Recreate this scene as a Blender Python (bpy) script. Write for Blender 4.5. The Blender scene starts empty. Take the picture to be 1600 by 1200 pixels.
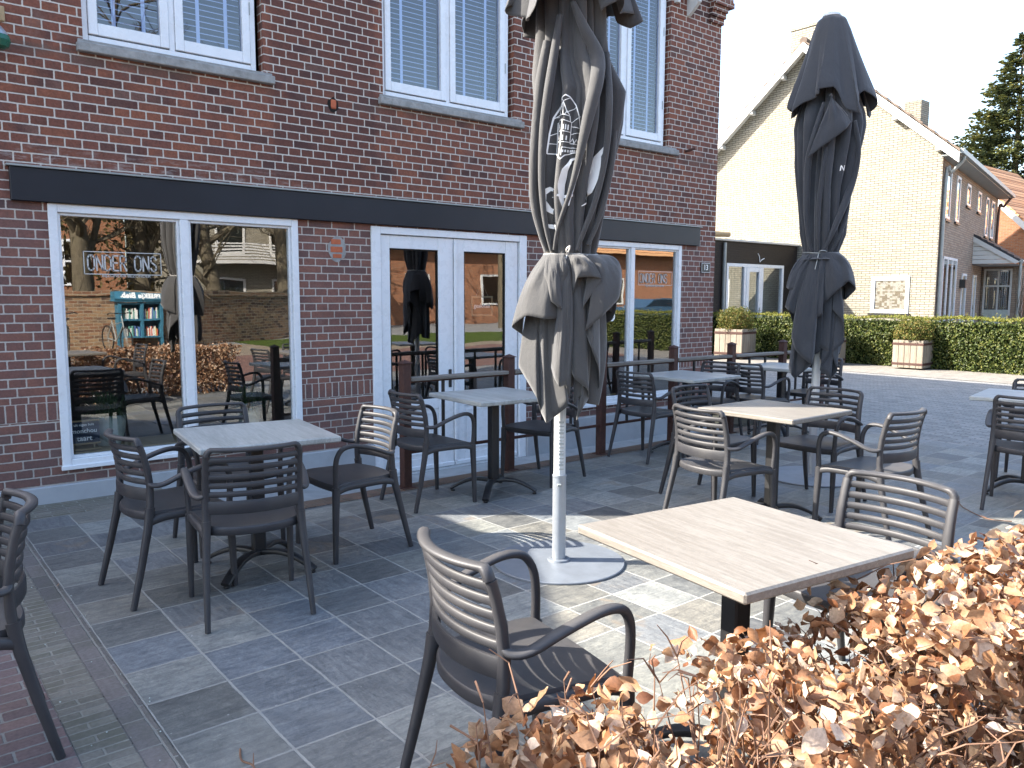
import bpy, math, random
from math import sin, cos, pi, radians, sqrt, atan2, exp, floor
from mathutils import Vector, Matrix, noise as mnoise

SC = bpy.context.scene
COL = SC.collection
random.seed(7)

# ------------------------------------------------------------------ camera, sky, sun
cam_d = bpy.data.cameras.new("camera")
cam = bpy.data.objects.new("camera", cam_d)
COL.objects.link(cam)
YAW, PITCH, ROLL, FPX = radians(50.744), radians(6.247), radians(0.164), 1246.98
_f = Vector((cos(YAW)*cos(PITCH), sin(YAW)*cos(PITCH), -sin(PITCH)))
_r = Vector((sin(YAW), -cos(YAW), 0))
_u = _r.cross(_f)
_r2 = _r*cos(ROLL) + _u*sin(ROLL)
_u2 = -_r*sin(ROLL) + _u*cos(ROLL)
cam.matrix_world = Matrix(((_r2.x, _u2.x, -_f.x, 0), (_r2.y, _u2.y, -_f.y, 0), (_r2.z, _u2.z, -_f.z, 1.5), (0, 0, 0, 1)))
cam_d.sensor_width = 36.0
cam_d.lens = FPX/1600*36
cam_d.clip_start = 0.05
cam_d.clip_end = 2000
SC.camera = cam

SUN_EL = radians(36)
SUN_AZ = radians(140)                      # direction towards the sun, from +X
world = bpy.data.worlds.new("World")
SC.world = world
world.use_nodes = True
wt = world.node_tree
sky = wt.nodes.new('ShaderNodeTexSky')
sky.sky_type = 'NISHITA'
sky.sun_disc = False
sky.sun_elevation = SUN_EL
sky.sun_rotation = pi/2 - SUN_AZ
sky.air_density = 1.0
sky.dust_density = 2.0
sky.ozone_density = 0.4
bg = wt.nodes['Background']
bg.inputs['Strength'].default_value = 0.15
wt.links.new(sky.outputs[0], bg.inputs[0])

sun_d = bpy.data.lights.new("sun", 'SUN')
sun_d.energy = 4.6
sun_d.angle = radians(0.5)
sun_d.color = (1.0, 0.93, 0.83)
sun = bpy.data.objects.new("sun", sun_d)
COL.objects.link(sun)
sun.location = (-8, 12, 14)
_sd = Vector((-cos(SUN_AZ)*cos(SUN_EL), -sin(SUN_AZ)*cos(SUN_EL), -sin(SUN_EL)))
sun.rotation_euler = _sd.to_track_quat('-Z', 'Y').to_euler()

SC.view_settings.view_transform = 'Standard'
SC.view_settings.look = 'None'
SC.view_settings.gamma = 1.0
SC.view_settings.use_curve_mapping = False
SC.view_settings.exposure = 2.2
SC.cycles.max_bounces = 8
SC.cycles.transparent_max_bounces = 12
SC.cycles.caustics_reflective = False
SC.cycles.caustics_refractive = False

# ------------------------------------------------------------------ object helpers
def children(o):
    return [c for c in bpy.data.objects if c.parent == o]

def tag(o, label=None, cat=None, group=None, kind=None):
    if label: o['label'] = label
    if cat: o['category'] = cat
    if group: o['group'] = group
    if kind: o['kind'] = kind
    return o

def empty(name, loc=(0, 0, 0), rz=0.0):
    o = bpy.data.objects.new(name, None)
    o.empty_display_size = 0.1
    o.location = loc
    o.rotation_euler = (0, 0, rz)
    COL.objects.link(o)
    return o

class MB:
    """collects verts and faces of one mesh"""
    def __init__(s):
        s.v = []; s.f = []; s.r = []; s.cur = 0.0
    def add(s, vs, fs, rnd=None):
        b = len(s.v)
        s.v.extend([tuple(p) for p in vs])
        for f in fs:
            s.f.append(tuple(i+b for i in f))
            s.r.append(s.cur if rnd is None else rnd)
        return s
    def box(s, x0, x1, y0, y1, z0, z1, M=None, rnd=None):
        p = [(x0,y0,z0),(x1,y0,z0),(x1,y1,z0),(x0,y1,z0),(x0,y0,z1),(x1,y0,z1),(x1,y1,z1),(x0,y1,z1)]
        if M is not None: p = [tuple(M @ Vector(q)) for q in p]
        return s.add(p, [(0,3,2,1),(4,5,6,7),(0,1,5,4),(1,2,6,5),(2,3,7,6),(3,0,4,7)], rnd)
    def bbox(s, x0, x1, y0, y1, z0, z1, b=0.004, M=None, rnd=None):
        """box with chamfered edges"""
        P = []; cx, cy, cz = (x0+x1)/2, (y0+y1)/2, (z0+z1)/2
        hx, hy, hz = (x1-x0)/2, (y1-y0)/2, (z1-z0)/2
        b = min(b, hx*.9, hy*.9, hz*.9)
        idx = {}
        for sx in (-1,1):
            for sy in (-1,1):
                for sz in (-1,1):
                    for a in range(3):
                        q = [sx*(hx-b), sy*(hy-b), sz*(hz-b)]
                        q[a] = (sx*hx, sy*hy, sz*hz)[a]
                        idx[(sx,sy,sz,a)] = len(P)
                        P.append((cx+q[0], cy+q[1], cz+q[2]))
        F = []
        for a in range(3):
            b1, c1 = (a+1)%3, (a+2)%3
            for sg in (-1,1):
                L = []
                for (u,w) in ((-1,-1),(1,-1),(1,1),(-1,1)):
                    k = [0,0,0]; k[a]=sg; k[b1]=u; k[c1]=w
                    L.append(idx[(k[0],k[1],k[2],a)])
                F.append(L if sg>0 else L[::-1])
        for a in range(3):
            b1, c1 = (a+1)%3, (a+2)%3
            for u in (-1,1):
                for w in (-1,1):
                    k0=[0,0,0];k1=[0,0,0]
                    k0[a]=-1;k1[a]=1
                    for k in (k0,k1): k[b1]=u;k[c1]=w
                    L=[idx[(*k0,b1)],idx[(*k1,b1)],idx[(*k1,c1)],idx[(*k0,c1)]]
                    F.append(L if u*w>0 else L[::-1])
        for sx in (-1,1):
            for sy in (-1,1):
                for sz in (-1,1):
                    L=[idx[(sx,sy,sz,0)],idx[(sx,sy,sz,1)],idx[(sx,sy,sz,2)]]
                    F.append(L if sx*sy*sz>0 else L[::-1])
        if M is not None: P=[tuple(M@Vector(q)) for q in P]
        return s.add(P,F,rnd)
    def prism(s, poly, axis, a0, a1, rnd=None):
        """polygon (2D list) extruded along axis from a0 to a1"""
        n=len(poly)
        def mk(p,a):
            if axis=='y': return (p[0],a,p[1])
            if axis=='x': return (a,p[0],p[1])
            return (p[0],p[1],a)
        vs=[mk(p,a0) for p in poly]+[mk(p,a1) for p in poly]
        fs=[tuple(range(n)),tuple(range(2*n-1,n-1,-1))]
        for i in range(n):
            j=(i+1)%n
            fs.append((i,i+n,j+n,j))
        return s.add(vs,fs,rnd)
    def sweep(s, pts, rad, n=10, ups=None, ex=2.0, caps=True, rnd=None):
        """tube along pts; rad = list of (half width across, half height along 'up')"""
        N=len(pts); pts=[Vector(p) for p in pts]
        T=[]
        for i in range(N):
            a=pts[max(i-1,0)]; b=pts[min(i+1,N-1)]
            t=(b-a); T.append(t.normalized() if t.length>1e-9 else Vector((0,0,1)))
        up=Vector(ups) if ups is not None else Vector((0,0,1))
        if ups is None and abs(T[0].dot(up))>.9: up=Vector((1,0,0))
        V=[]
        side=None
        for i in range(N):
            if ups is not None:
                sd=T[i].cross(up)
                if sd.length<1e-4: sd=side or Vector((1,0,0))
            else:
                if side is None: sd=T[i].cross(up)
                else: sd=side-T[i]*side.dot(T[i])
            sd.normalize(); side=sd
            u2=sd.cross(T[i]).normalized()
            r=rad[i] if isinstance(rad,(list,tuple)) and isinstance(rad[0],(list,tuple)) else (rad if isinstance(rad,(list,tuple)) else (rad,rad))
            for k in range(n):
                a=2*pi*k/n+pi/n*0
                ca,sa=cos(a),sin(a)
                ca=math.copysign(abs(ca)**(2/ex),ca); sa=math.copysign(abs(sa)**(2/ex),sa)
                V.append(pts[i]+sd*(ca*r[0])+u2*(sa*r[1]))
        F=[]
        for i in range(N-1):
            for k in range(n):
                k2=(k+1)%n
                F.append((i*n+k,i*n+k2,(i+1)*n+k2,(i+1)*n+k))
        if caps:
            F.append(tuple(range(n-1,-1,-1))); F.append(tuple((N-1)*n+k for k in range(n)))
        return s.add(V,F,rnd)
    def lathe(s, prof, n=32, c=(0,0,0), rnd=None, caps=True):
        V=[];F=[]
        for (r,z) in prof:
            for k in range(n):
                a=2*pi*k/n; V.append((c[0]+r*cos(a),c[1]+r*sin(a),c[2]+z))
        for i in range(len(prof)-1):
            for k in range(n):
                k2=(k+1)%n
                F.append((i*n+k,i*n+k2,(i+1)*n+k2,(i+1)*n+k))
        if caps:
            if prof[0][0]>1e-4: F.append(tuple(range(n-1,-1,-1)))
            if prof[-1][0]>1e-4: F.append(tuple((len(prof)-1)*n+k for k in range(n)))
        return s.add(V,F,rnd)
    def grid(s, fn, nu, nv, rnd=None, closed=False):
        V=[fn(i/nu,j/nv) for j in range(nv+1) for i in range(nu if closed else nu+1)]
        w=nu if closed else nu+1
        F=[]
        for j in range(nv):
            for i in range(nu):
                i2=(i+1)%w if closed else i+1
                F.append((j*w+i,j*w+i2,(j+1)*w+i2,(j+1)*w+i))
        return s.add(V,F,rnd)
    def mesh(s, name, smooth=False, angle=None):
        me=bpy.data.meshes.new(name)
        me.from_pydata(s.v,[],s.f)
        at=me.attributes.new('rnd','FLOAT','FACE')
        at.data.foreach_set('value',s.r)
        if smooth:
            me.polygons.foreach_set('use_smooth',[True]*len(me.polygons))
            if angle:
                me.set_sharp_from_angle(angle=radians(angle))
        me.update()
        return me
    def build(s, name, m, parent=None, smooth=False, angle=40, loc=None):
        me=s.mesh(name,smooth,angle if smooth else None)
        me.materials.append(m)
        o=bpy.data.objects.new(name,me)
        COL.objects.link(o)
        if parent is not None: o.parent=parent
        if loc is not None: o.location=loc
        return o

def struct(o):
    o['kind']='structure'; return o

def copy_tree(o, parent=None):
    c=o.copy(); COL.objects.link(c)
    c.parent=parent
    for ch in children(o):
        copy_tree(ch,c)
    return c

def RZ(a): return Matrix.Rotation(a,4,'Z')
def TR(x,y,z=0): return Matrix.Translation((x,y,z))

# ------------------------------------------------------------------ node helpers
class NB:
    def __init__(s,name):
        s.m=bpy.data.materials.new(name); s.m.use_nodes=True
        s.t=s.m.node_tree; s.t.nodes.clear()
        s.out=s.t.nodes.new('ShaderNodeOutputMaterial')
    def N(s,ty,**kw):
        n=s.t.nodes.new(ty)
        for k,v in kw.items(): setattr(n,k,v)
        return n
    def put(s,sock,v):
        if v is None: return
        if hasattr(v,'is_output') or isinstance(v,bpy.types.NodeSocket): s.t.links.new(v,sock)
        else:
            if isinstance(v,(tuple,list)) and len(v)==3 and sock.type=='RGBA': v=(*v,1)
            sock.default_value=v
    def M(s,op,a,b=None,c=None,clamp=False):
        n=s.N('ShaderNodeMath',operation=op,use_clamp=clamp)
        s.put(n.inputs[0],a)
        if b is not None: s.put(n.inputs[1],b)
        if c is not None: s.put(n.inputs[2],c)
        return n.outputs[0]
    def mix(s,f,a,b,bt='MIX'):
        n=s.N('ShaderNodeMix',data_type='RGBA',blend_type=bt)
        s.put(n.inputs[0],f); s.put(n.inputs[6],a); s.put(n.inputs[7],b)
        return n.outputs[2]
    def pos(s,obj=False):
        if obj: return s.N('ShaderNodeTexCoord').outputs['Object']
        return s.N('ShaderNodeNewGeometry').outputs['Position']
    def sep(s,v):
        n=s.N('ShaderNodeSeparateXYZ'); s.put(n.inputs[0],v); return n.outputs
    def comb(s,x,y,z):
        n=s.N('ShaderNodeCombineXYZ'); s.put(n.inputs[0],x);s.put(n.inputs[1],y);s.put(n.inputs[2],z); return n.outputs[0]
    def scale(s,v,sc):
        n=s.N('ShaderNodeVectorMath',operation='MULTIPLY'); s.put(n.inputs[0],v); s.put(n.inputs[1],sc); return n.outputs[0]
    def vadd(s,v,w):
        n=s.N('ShaderNodeVectorMath',operation='ADD'); s.put(n.inputs[0],v); s.put(n.inputs[1],w); return n.outputs[0]
    def noise(s,v,scale=5,detail=4,rough=.55,dist=0):
        n=s.N('ShaderNodeTexNoise'); s.put(n.inputs['Vector'],v)
        n.inputs['Scale'].default_value=scale; n.inputs['Detail'].default_value=detail
        n.inputs['Roughness'].default_value=rough; n.inputs['Distortion'].default_value=dist
        return n.outputs['Fac']
    def white(s,v):
        n=s.N('ShaderNodeTexWhiteNoise',noise_dimensions='3D'); s.put(n.inputs['Vector'],v); return n.outputs
    def ramp(s,f,stops,interp='LINEAR'):
        n=s.N('ShaderNodeValToRGB'); n.color_ramp.interpolation=interp
        e=n.color_ramp.elements
        while len(e)<len(stops): e.new(.5)
        for i,(p,c) in enumerate(stops):
            e[i].position=p
            e[i].color=(*c,1) if len(c)==3 else c
        s.put(n.inputs[0],f); return n.outputs[0]
    def step(s,v,a,b):
        n=s.N('ShaderNodeMapRange',interpolation_type='SMOOTHSTEP'); s.put(n.inputs[0],v)
        s.put(n.inputs[1],a); s.put(n.inputs[2],b); return n.outputs[0]
    def bump(s,h,strength=.5,dist=.01):
        n=s.N('ShaderNodeBump'); n.inputs['Strength'].default_value=strength; n.inputs['Distance'].default_value=dist
        s.put(n.inputs['Height'],h); return n.outputs[0]
    def attr(s,name='rnd'):
        n=s.N('ShaderNodeAttribute',attribute_name=name); return n.outputs['Fac']
    def orand(s):
        return s.N('ShaderNodeObjectInfo').outputs['Random']
    def bsdf(s,col,rough=.6,spec=.5,metal=0,normal=None,sheen=0,coat=0,trans=None,transcol=None,**kw):
        n=s.N('ShaderNodeBsdfPrincipled')
        s.put(n.inputs['Base Color'],col); s.put(n.inputs['Roughness'],rough)
        s.put(n.inputs['Specular IOR Level'],spec); s.put(n.inputs['Metallic'],metal)
        if normal is not None: s.put(n.inputs['Normal'],normal)
        if sheen: n.inputs['Sheen Weight'].default_value=sheen
        if coat: n.inputs['Coat Weight'].default_value=coat
        o=n.outputs[0]
        if trans:
            t=s.N('ShaderNodeBsdfTranslucent'); s.put(t.inputs[0],transcol if transcol is not None else col)
            if normal is not None: s.put(t.inputs[1],normal)
            mx=s.N('ShaderNodeMixShader'); mx.inputs[0].default_value=trans
            s.t.links.new(o,mx.inputs[1]); s.t.links.new(t.outputs[0],mx.inputs[2]); o=mx.outputs[0]
        s.t.links.new(o,s.out.inputs[0])
        return s.m
def c3(*a): return a
def srgb(r,g,b):
    f=lambda c:((c/255)/12.92 if c/255<=.04045 else ((c/255+.055)/1.055)**2.4)
    return (f(r),f(g),f(b))

def brick_nodes(nb,u,v,L,H,m,alt=True,jit=.002,uv_noise=None,soldier=None):
    """running pattern; alt=True gives rows of stretchers between rows of headers. returns (brick mask, random, random2, edge distance)"""
    M=nb.M
    wob=nb.noise(nb.comb(u,v,0),9,3)
    v=M('ADD',v,M('MULTIPLY',M('SUBTRACT',wob,.5),jit*2))
    row=M('FLOOR',M('DIVIDE',v,H))
    fv=M('SUBTRACT',M('DIVIDE',v,H),row)
    if alt:
        par=M('MODULO',M('ADD',row,1000),2)                    # 1: header row
        w=M('MULTIPLY',L,M('SUBTRACT',1,M('MULTIPLY',par,.5)))
        q=M('MODULO',M('FLOOR',M('DIVIDE',M('ADD',row,1000),2)),2)
        sh=M('ADD',M('MULTIPLY',q,L*.5),M('MULTIPLY',par,L*.25))
    else:
        w=L
        sh=M('MULTIPLY',M('MODULO',M('ADD',row,1000),2),L*.5)
    rr=nb.white(nb.comb(row,7.3,1.1))[0]
    sh=M('ADD',sh,M('MULTIPLY',M('SUBTRACT',rr,.5),L*.06))
    uu=M('DIVIDE',M('ADD',M('ADD',u,50),sh),w)
    cell=M('FLOOR',uu); fu=M('SUBTRACT',uu,cell)
    if soldier:
        z0,z1,sw=soldier
        ins=M('MULTIPLY',M('GREATER_THAN',v,z0),M('LESS_THAN',v,z1))
        su=M('DIVIDE',M('ADD',u,50),sw); sc=M('FLOOR',su); sf=M('SUBTRACT',su,sc)
        sv=M('DIVIDE',M('SUBTRACT',v,z0),z1-z0)
        def sel(a,b): return M('ADD',M('MULTIPLY',a,M('SUBTRACT',1,ins)),M('MULTIPLY',b,ins))
        du=sel(M('MULTIPLY',M('MINIMUM',fu,M('SUBTRACT',1,fu)),w),M('MULTIPLY',M('MINIMUM',sf,M('SUBTRACT',1,sf)),sw))
        dv=sel(M('MULTIPLY',M('MINIMUM',fv,M('SUBTRACT',1,fv)),H),M('MULTIPLY',M('MINIMUM',sv,M('SUBTRACT',1,sv)),z1-z0))
        cell=sel(cell,sc)
        row=sel(row,-77.0)
    else:
        du=M('MULTIPLY',M('MINIMUM',fu,M('SUBTRACT',1,fu)),w)
        dv=M('MULTIPLY',M('MINIMUM',fv,M('SUBTRACT',1,fv)),H)
    d=M('MINIMUM',du,dv)
    # rounded corners
    d2=M('SUBTRACT',m*1.05,M('SQRT',M('ADD',M('POWER',M('MAXIMUM',M('SUBTRACT',m*1.05,du),0),2),M('POWER',M('MAXIMUM',M('SUBTRACT',m*1.05,dv),0),2))))
    d=M('MINIMUM',d,d2)
    n2=nb.noise(nb.comb(u,v,3),60,3)
    d=M('ADD',d,M('MULTIPLY',M('SUBTRACT',n2,.5),jit*2.5))
    mask=nb.step(d,m*.5-.0012,m*.5+.0018)
    wn=nb.white(nb.comb(cell,row,0))
    return mask,wn[0],wn[1],d

def wall_uv(nb,obj=False):
    P=nb.pos(obj); x,y,z=nb.sep(P)
    g=nb.N('ShaderNodeNewGeometry').outputs['True Normal']
    nx,ny,nz=nb.sep(g)
    s=nb.M('GREATER_THAN',nb.M('ABSOLUTE',nx),.7)
    u=nb.M('ADD',nb.M('MULTIPLY',x,nb.M('SUBTRACT',1,s)),nb.M('MULTIPLY',y,s))
    return P,u,z

def brick_mat(name,cols,mortar,L,H,m,alt=True,rough=.85,bump=.6,dirt=.35,soldier=None,big=None,bloom=False,jit=.002,bd=.006):
    nb=NB(name)
    P,u,v=wall_uv(nb)
    mask,r1,r2,d=brick_nodes(nb,u,v,L,H,m,alt,jit=jit,soldier=soldier)
    n=len(cols)
    rr=r1
    if big:   # large patches shift the palette
        bn=nb.noise(P,big,2)
        rr=nb.M('ADD',nb.M('MULTIPLY',r1,.62),nb.M('MULTIPLY',nb.step(bn,.35,.65),.38))
    c=nb.ramp(rr,[(i/(n-1) if n>1 else 0,cols[i]) for i in range(n)])
    fine=nb.noise(P,70,5,.65)
    med=nb.noise(P,14,4,.6)
    c=nb.mix(1,c,nb.ramp(fine,[(.25,(.66,.66,.66)),(.75,(1.28,1.28,1.28))]),'MULTIPLY')
    c=nb.mix(nb.M('MULTIPLY',nb.step(med,.5,.8),dirt),c,(.05,.04,.036))
    mo=nb.mix(nb.noise(P,25,4),tuple(x*.72 for x in mortar),tuple(min(1,x*1.15) for x in mortar))
    c=nb.mix(mask,mo,c)
    if bloom:  # lime bloom streaks above the steel beam and low grime
        z=nb.sep(P)[2]
        band=nb.M('MULTIPLY',nb.step(z,2.38,2.40),nb.M('SUBTRACT',1,nb.step(z,2.42,2.60)))
        bl=nb.M('MULTIPLY',band,nb.step(nb.noise(nb.scale(P,(3,3,14)),2.2,5,.7),.48,.62))
        bl=nb.M('MULTIPLY',bl,nb.M('SUBTRACT',1,nb.step(nb.sep(P)[0],2.6,3.4)))
        c=nb.mix(nb.M('MULTIPLY',bl,.30),c,(.5,.48,.45))
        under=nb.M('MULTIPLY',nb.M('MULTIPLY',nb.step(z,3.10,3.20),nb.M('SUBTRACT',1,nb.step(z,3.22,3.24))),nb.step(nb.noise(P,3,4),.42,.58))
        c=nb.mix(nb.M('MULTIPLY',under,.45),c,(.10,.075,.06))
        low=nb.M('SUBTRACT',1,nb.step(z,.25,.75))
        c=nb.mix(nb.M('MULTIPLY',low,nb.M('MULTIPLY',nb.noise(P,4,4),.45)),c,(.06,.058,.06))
        lowb=nb.M('SUBTRACT',1,nb.step(z,1.9,2.5))
        c=nb.mix(nb.M('MULTIPLY',lowb,.25),c,(.19,.14,.14))
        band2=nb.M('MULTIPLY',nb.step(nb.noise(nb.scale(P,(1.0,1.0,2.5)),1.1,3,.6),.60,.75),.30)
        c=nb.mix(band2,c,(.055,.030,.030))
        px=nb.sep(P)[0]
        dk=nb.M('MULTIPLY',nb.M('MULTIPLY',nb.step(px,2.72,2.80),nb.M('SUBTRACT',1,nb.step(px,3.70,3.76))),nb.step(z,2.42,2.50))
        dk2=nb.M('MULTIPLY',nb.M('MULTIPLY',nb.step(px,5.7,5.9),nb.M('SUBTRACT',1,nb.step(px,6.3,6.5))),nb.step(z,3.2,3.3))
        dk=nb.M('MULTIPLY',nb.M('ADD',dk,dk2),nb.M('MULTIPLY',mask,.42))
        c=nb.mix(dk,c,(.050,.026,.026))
        gp=nb.M('MULTIPLY',nb.step(nb.noise(P,2.0,5,.65),.60,.70),.25)
        c=nb.mix(gp,c,(.22,.17,.15))
    h=nb.M('ADD',nb.M('MULTIPLY',mask,1.0),nb.M('MULTIPLY',fine,.35))
    h=nb.M('ADD',h,nb.M('MULTIPLY',r2 if not hasattr(r2,'type') or r2.type=='VALUE' else nb.sep(r2)[0],.25))
    return nb.bsdf(c,rough,.3,normal=nb.bump(h,bump,bd))

def plain(name,col,rough=.5,spec=.5,metal=0,var=.12,scale=12,bump=.0,bscale=60,dirt=None,coat=0):
    nb=NB(name); P=nb.pos(True)
    n=nb.noise(P,scale,5,.6)
    c=nb.mix(1,col,nb.ramp(n,[(.2,(1-var,)*3),(.8,(1+var,)*3)]),'MULTIPLY')
    if dirt:
        c=nb.mix(nb.M('MULTIPLY',nb.step(nb.noise(P,scale*.4,6,.7),.5,.72),dirt[0]),c,dirt[1])
    nr=nb.M('ADD',rough-.06,nb.M('MULTIPLY',nb.noise(P,scale*3,3),.12))
    no=nb.bump(nb.noise(P,bscale,4,.6),bump,.003) if bump else None
    return nb.bsdf(c,nr,spec,metal,no,coat=coat)
# ------------------------------------------------------------------ materials
W=6.52
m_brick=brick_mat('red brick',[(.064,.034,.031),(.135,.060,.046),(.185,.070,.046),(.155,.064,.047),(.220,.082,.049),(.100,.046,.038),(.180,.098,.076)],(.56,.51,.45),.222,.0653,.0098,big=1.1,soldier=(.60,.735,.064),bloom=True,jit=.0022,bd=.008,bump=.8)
m_ybrick=brick_mat('yellow brick',[(.215,.196,.148),(.265,.245,.192),(.235,.214,.164),(.285,.268,.220)],(.078,.072,.060),.24,.066,.016,alt=False,dirt=.06,bump=.5)
m_sbrick=brick_mat('tan brick',[(.24,.175,.125),(.29,.22,.16),(.32,.25,.19)],(.15,.13,.11),.24,.066,.014,alt=False,dirt=.08,bump=.5)
m_obrick=brick_mat('orange brick',[(.24,.095,.045),(.29,.125,.06),(.20,.075,.035)],(.20,.17,.13),.22,.066,.012,alt=False,dirt=.2)
m_gbrick=brick_mat('garden wall brick',[(.11,.05,.032),(.20,.10,.055),(.28,.18,.10),(.075,.04,.032),(.34,.25,.16)],(.30,.26,.19),.24,.09,.018,alt=False,dirt=.6,bump=.9,big=.8)
m_dbrick=brick_mat('black painted brick',[(.018,.014,.013),(.022,.017,.015),(.016,.012,.011)],(.012,.010,.009),.24,.066,.012,alt=False,dirt=.1,rough=.6)
m_white=plain('white gloss paint',(.68,.705,.73),.28,.5,var=.05,scale=5,dirt=(.35,(.55,.54,.50)),bump=.08,bscale=40)
m_white2=plain('aged white paint',(.50,.50,.48),.45,.4,var=.07,scale=9,dirt=(.3,(.5,.48,.44)))
m_cream=plain('cream trim paint',(.68,.63,.52),.45,.4,var=.08,scale=8,dirt=(.4,(.40,.34,.26)))
m_beam=plain('dark blue grey steel paint',(.0115,.014,.020),.42,.3,var=.2,scale=3,bump=.05,bscale=30)
m_conc=plain('weathered concrete',(.28,.28,.27),.9,.2,var=.3,scale=18,bump=.7,bscale=90,dirt=(.5,(.12,.12,.115)))
m_plinth=plain('painted render plinth',(.33,.35,.37),.8,.2,var=.10,scale=5,bump=.35,bscale=50,dirt=(.45,(.26,.27,.26)))
m_ramp=plain('concrete slab',(.30,.31,.31),.9,.2,var=.18,scale=6,bump=.5,bscale=60,dirt=(.5,(.2,.2,.19)))
m_dark=plain('dark interior',(.022,.020,.018),.9,.1)
m_inner=plain('interior wall',(.10,.09,.08),.9,.1)
m_black=plain('black metal',(.014,.014,.015),.42,.5,var=.3,scale=20,bump=.1)
m_rust=plain('rust brown steel',(.060,.028,.022),.72,.35,var=.3,scale=25,bump=.5,bscale=90,dirt=(.4,(.11,.045,.025)))
m_galv=plain('galvanised steel',(.36,.39,.42),.42,.5,metal=.6,var=.10,scale=16,dirt=(.35,(.40,.42,.44)))
m_plate=plain('galvanised base plate',(.17,.19,.215),.5,.5,metal=.3,var=.16,scale=7,dirt=(.45,(.12,.13,.145)),bump=.15,bscale=60)
m_bone=plain('white aluminium pole',(.50,.51,.50),.3,.5,var=.05,scale=10)
m_mtile=plain('roof tile',(.13,.10,.08),.85,.2,var=.3,scale=10)
m_dtile=plain('dark roof tile',(.035,.035,.040),.6,.3,var=.3,scale=10)
m_zinc=plain('zinc gutter',(.28,.30,.29),.5,.5,metal=.4,var=.15,scale=8)
m_brown=plain('brown fascia',(.10,.045,.03),.5,.4)
m_text=plain('white lettering',(.80,.80,.78),.5,.3,var=.04)
m_vinyl=plain('grey window lettering',(.50,.50,.48),.5,.3,var=.05)
m_orange=plain('fresh orange brick',(.42,.12,.06),.8,.2,var=.25,scale=30,bump=.6)
m_board=plain('blackboard',(.018,.028,.05),.6,.3)
m_pine=plain('bare pine wood',(.34,.25,.14),.6,.3,var=.15,scale=15)
m_stone=plain('pale stoneware',(.40,.44,.40),.7,.3,var=.25,scale=12)
m_green=plain('houseplant green',(.05,.09,.03),.6,.3,var=.4,scale=20)
m_lampgreen=plain('green enamel',(.01,.10,.06),.25,.5)
m_blue=plain('blue painted wood',(.03,.13,.20),.5,.4,var=.2,scale=8,dirt=(.3,(.08,.22,.28)))
m_carblue=plain('blue car paint',(.03,.07,.12),.2,.6,coat=.6,var=.03)
m_tyre=plain('black rubber',(.02,.02,.02),.7,.3)

def glass_mat(name,base=.05,mult=2.0,tint=(.85,.9,.9)):
    nb=NB(name)
    P=nb.pos(); wv=nb.noise(P,1.4,2,.5)
    no=nb.bump(wv,.05,.02)
    g=nb.N('ShaderNodeNewGeometry')
    dt=nb.N('ShaderNodeVectorMath',operation='DOT_PRODUCT'); nb.t.links.new(g.outputs['Incoming'],dt.inputs[0]); nb.t.links.new(g.outputs['Normal'],dt.inputs[1])
    cs=nb.M('ABSOLUTE',dt.outputs['Value'])
    sch=nb.M('ADD',.04,nb.M('MULTIPLY',.96,nb.M('POWER',nb.M('SUBTRACT',1,cs,clamp=True),5)))
    f=nb.M('ADD',nb.M('MULTIPLY',sch,mult),base,clamp=True)
    tr=nb.N('ShaderNodeBsdfTransparent'); tr.inputs[0].default_value=(*tint,1)
    gl=nb.N('ShaderNodeBsdfGlossy'); gl.inputs['Roughness'].default_value=0.0
    nb.t.links.new(no,gl.inputs['Normal'])
    mx=nb.N('ShaderNodeMixShader'); nb.put(mx.inputs[0],f)
    nb.t.links.new(tr.outputs[0],mx.inputs[1]); nb.t.links.new(gl.outputs[0],mx.inputs[2])
    nb.t.links.new(mx.outputs[0],nb.out.inputs[0])
    return nb.m
m_glass=glass_mat('window glass',.16,3.2)
m_glassu=glass_mat('upper window glass',.05,1.5,(.72,.80,.95))
m_glassf=glass_mat('plain far glass',.12,2.5,(.6,.65,.65))

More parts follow.
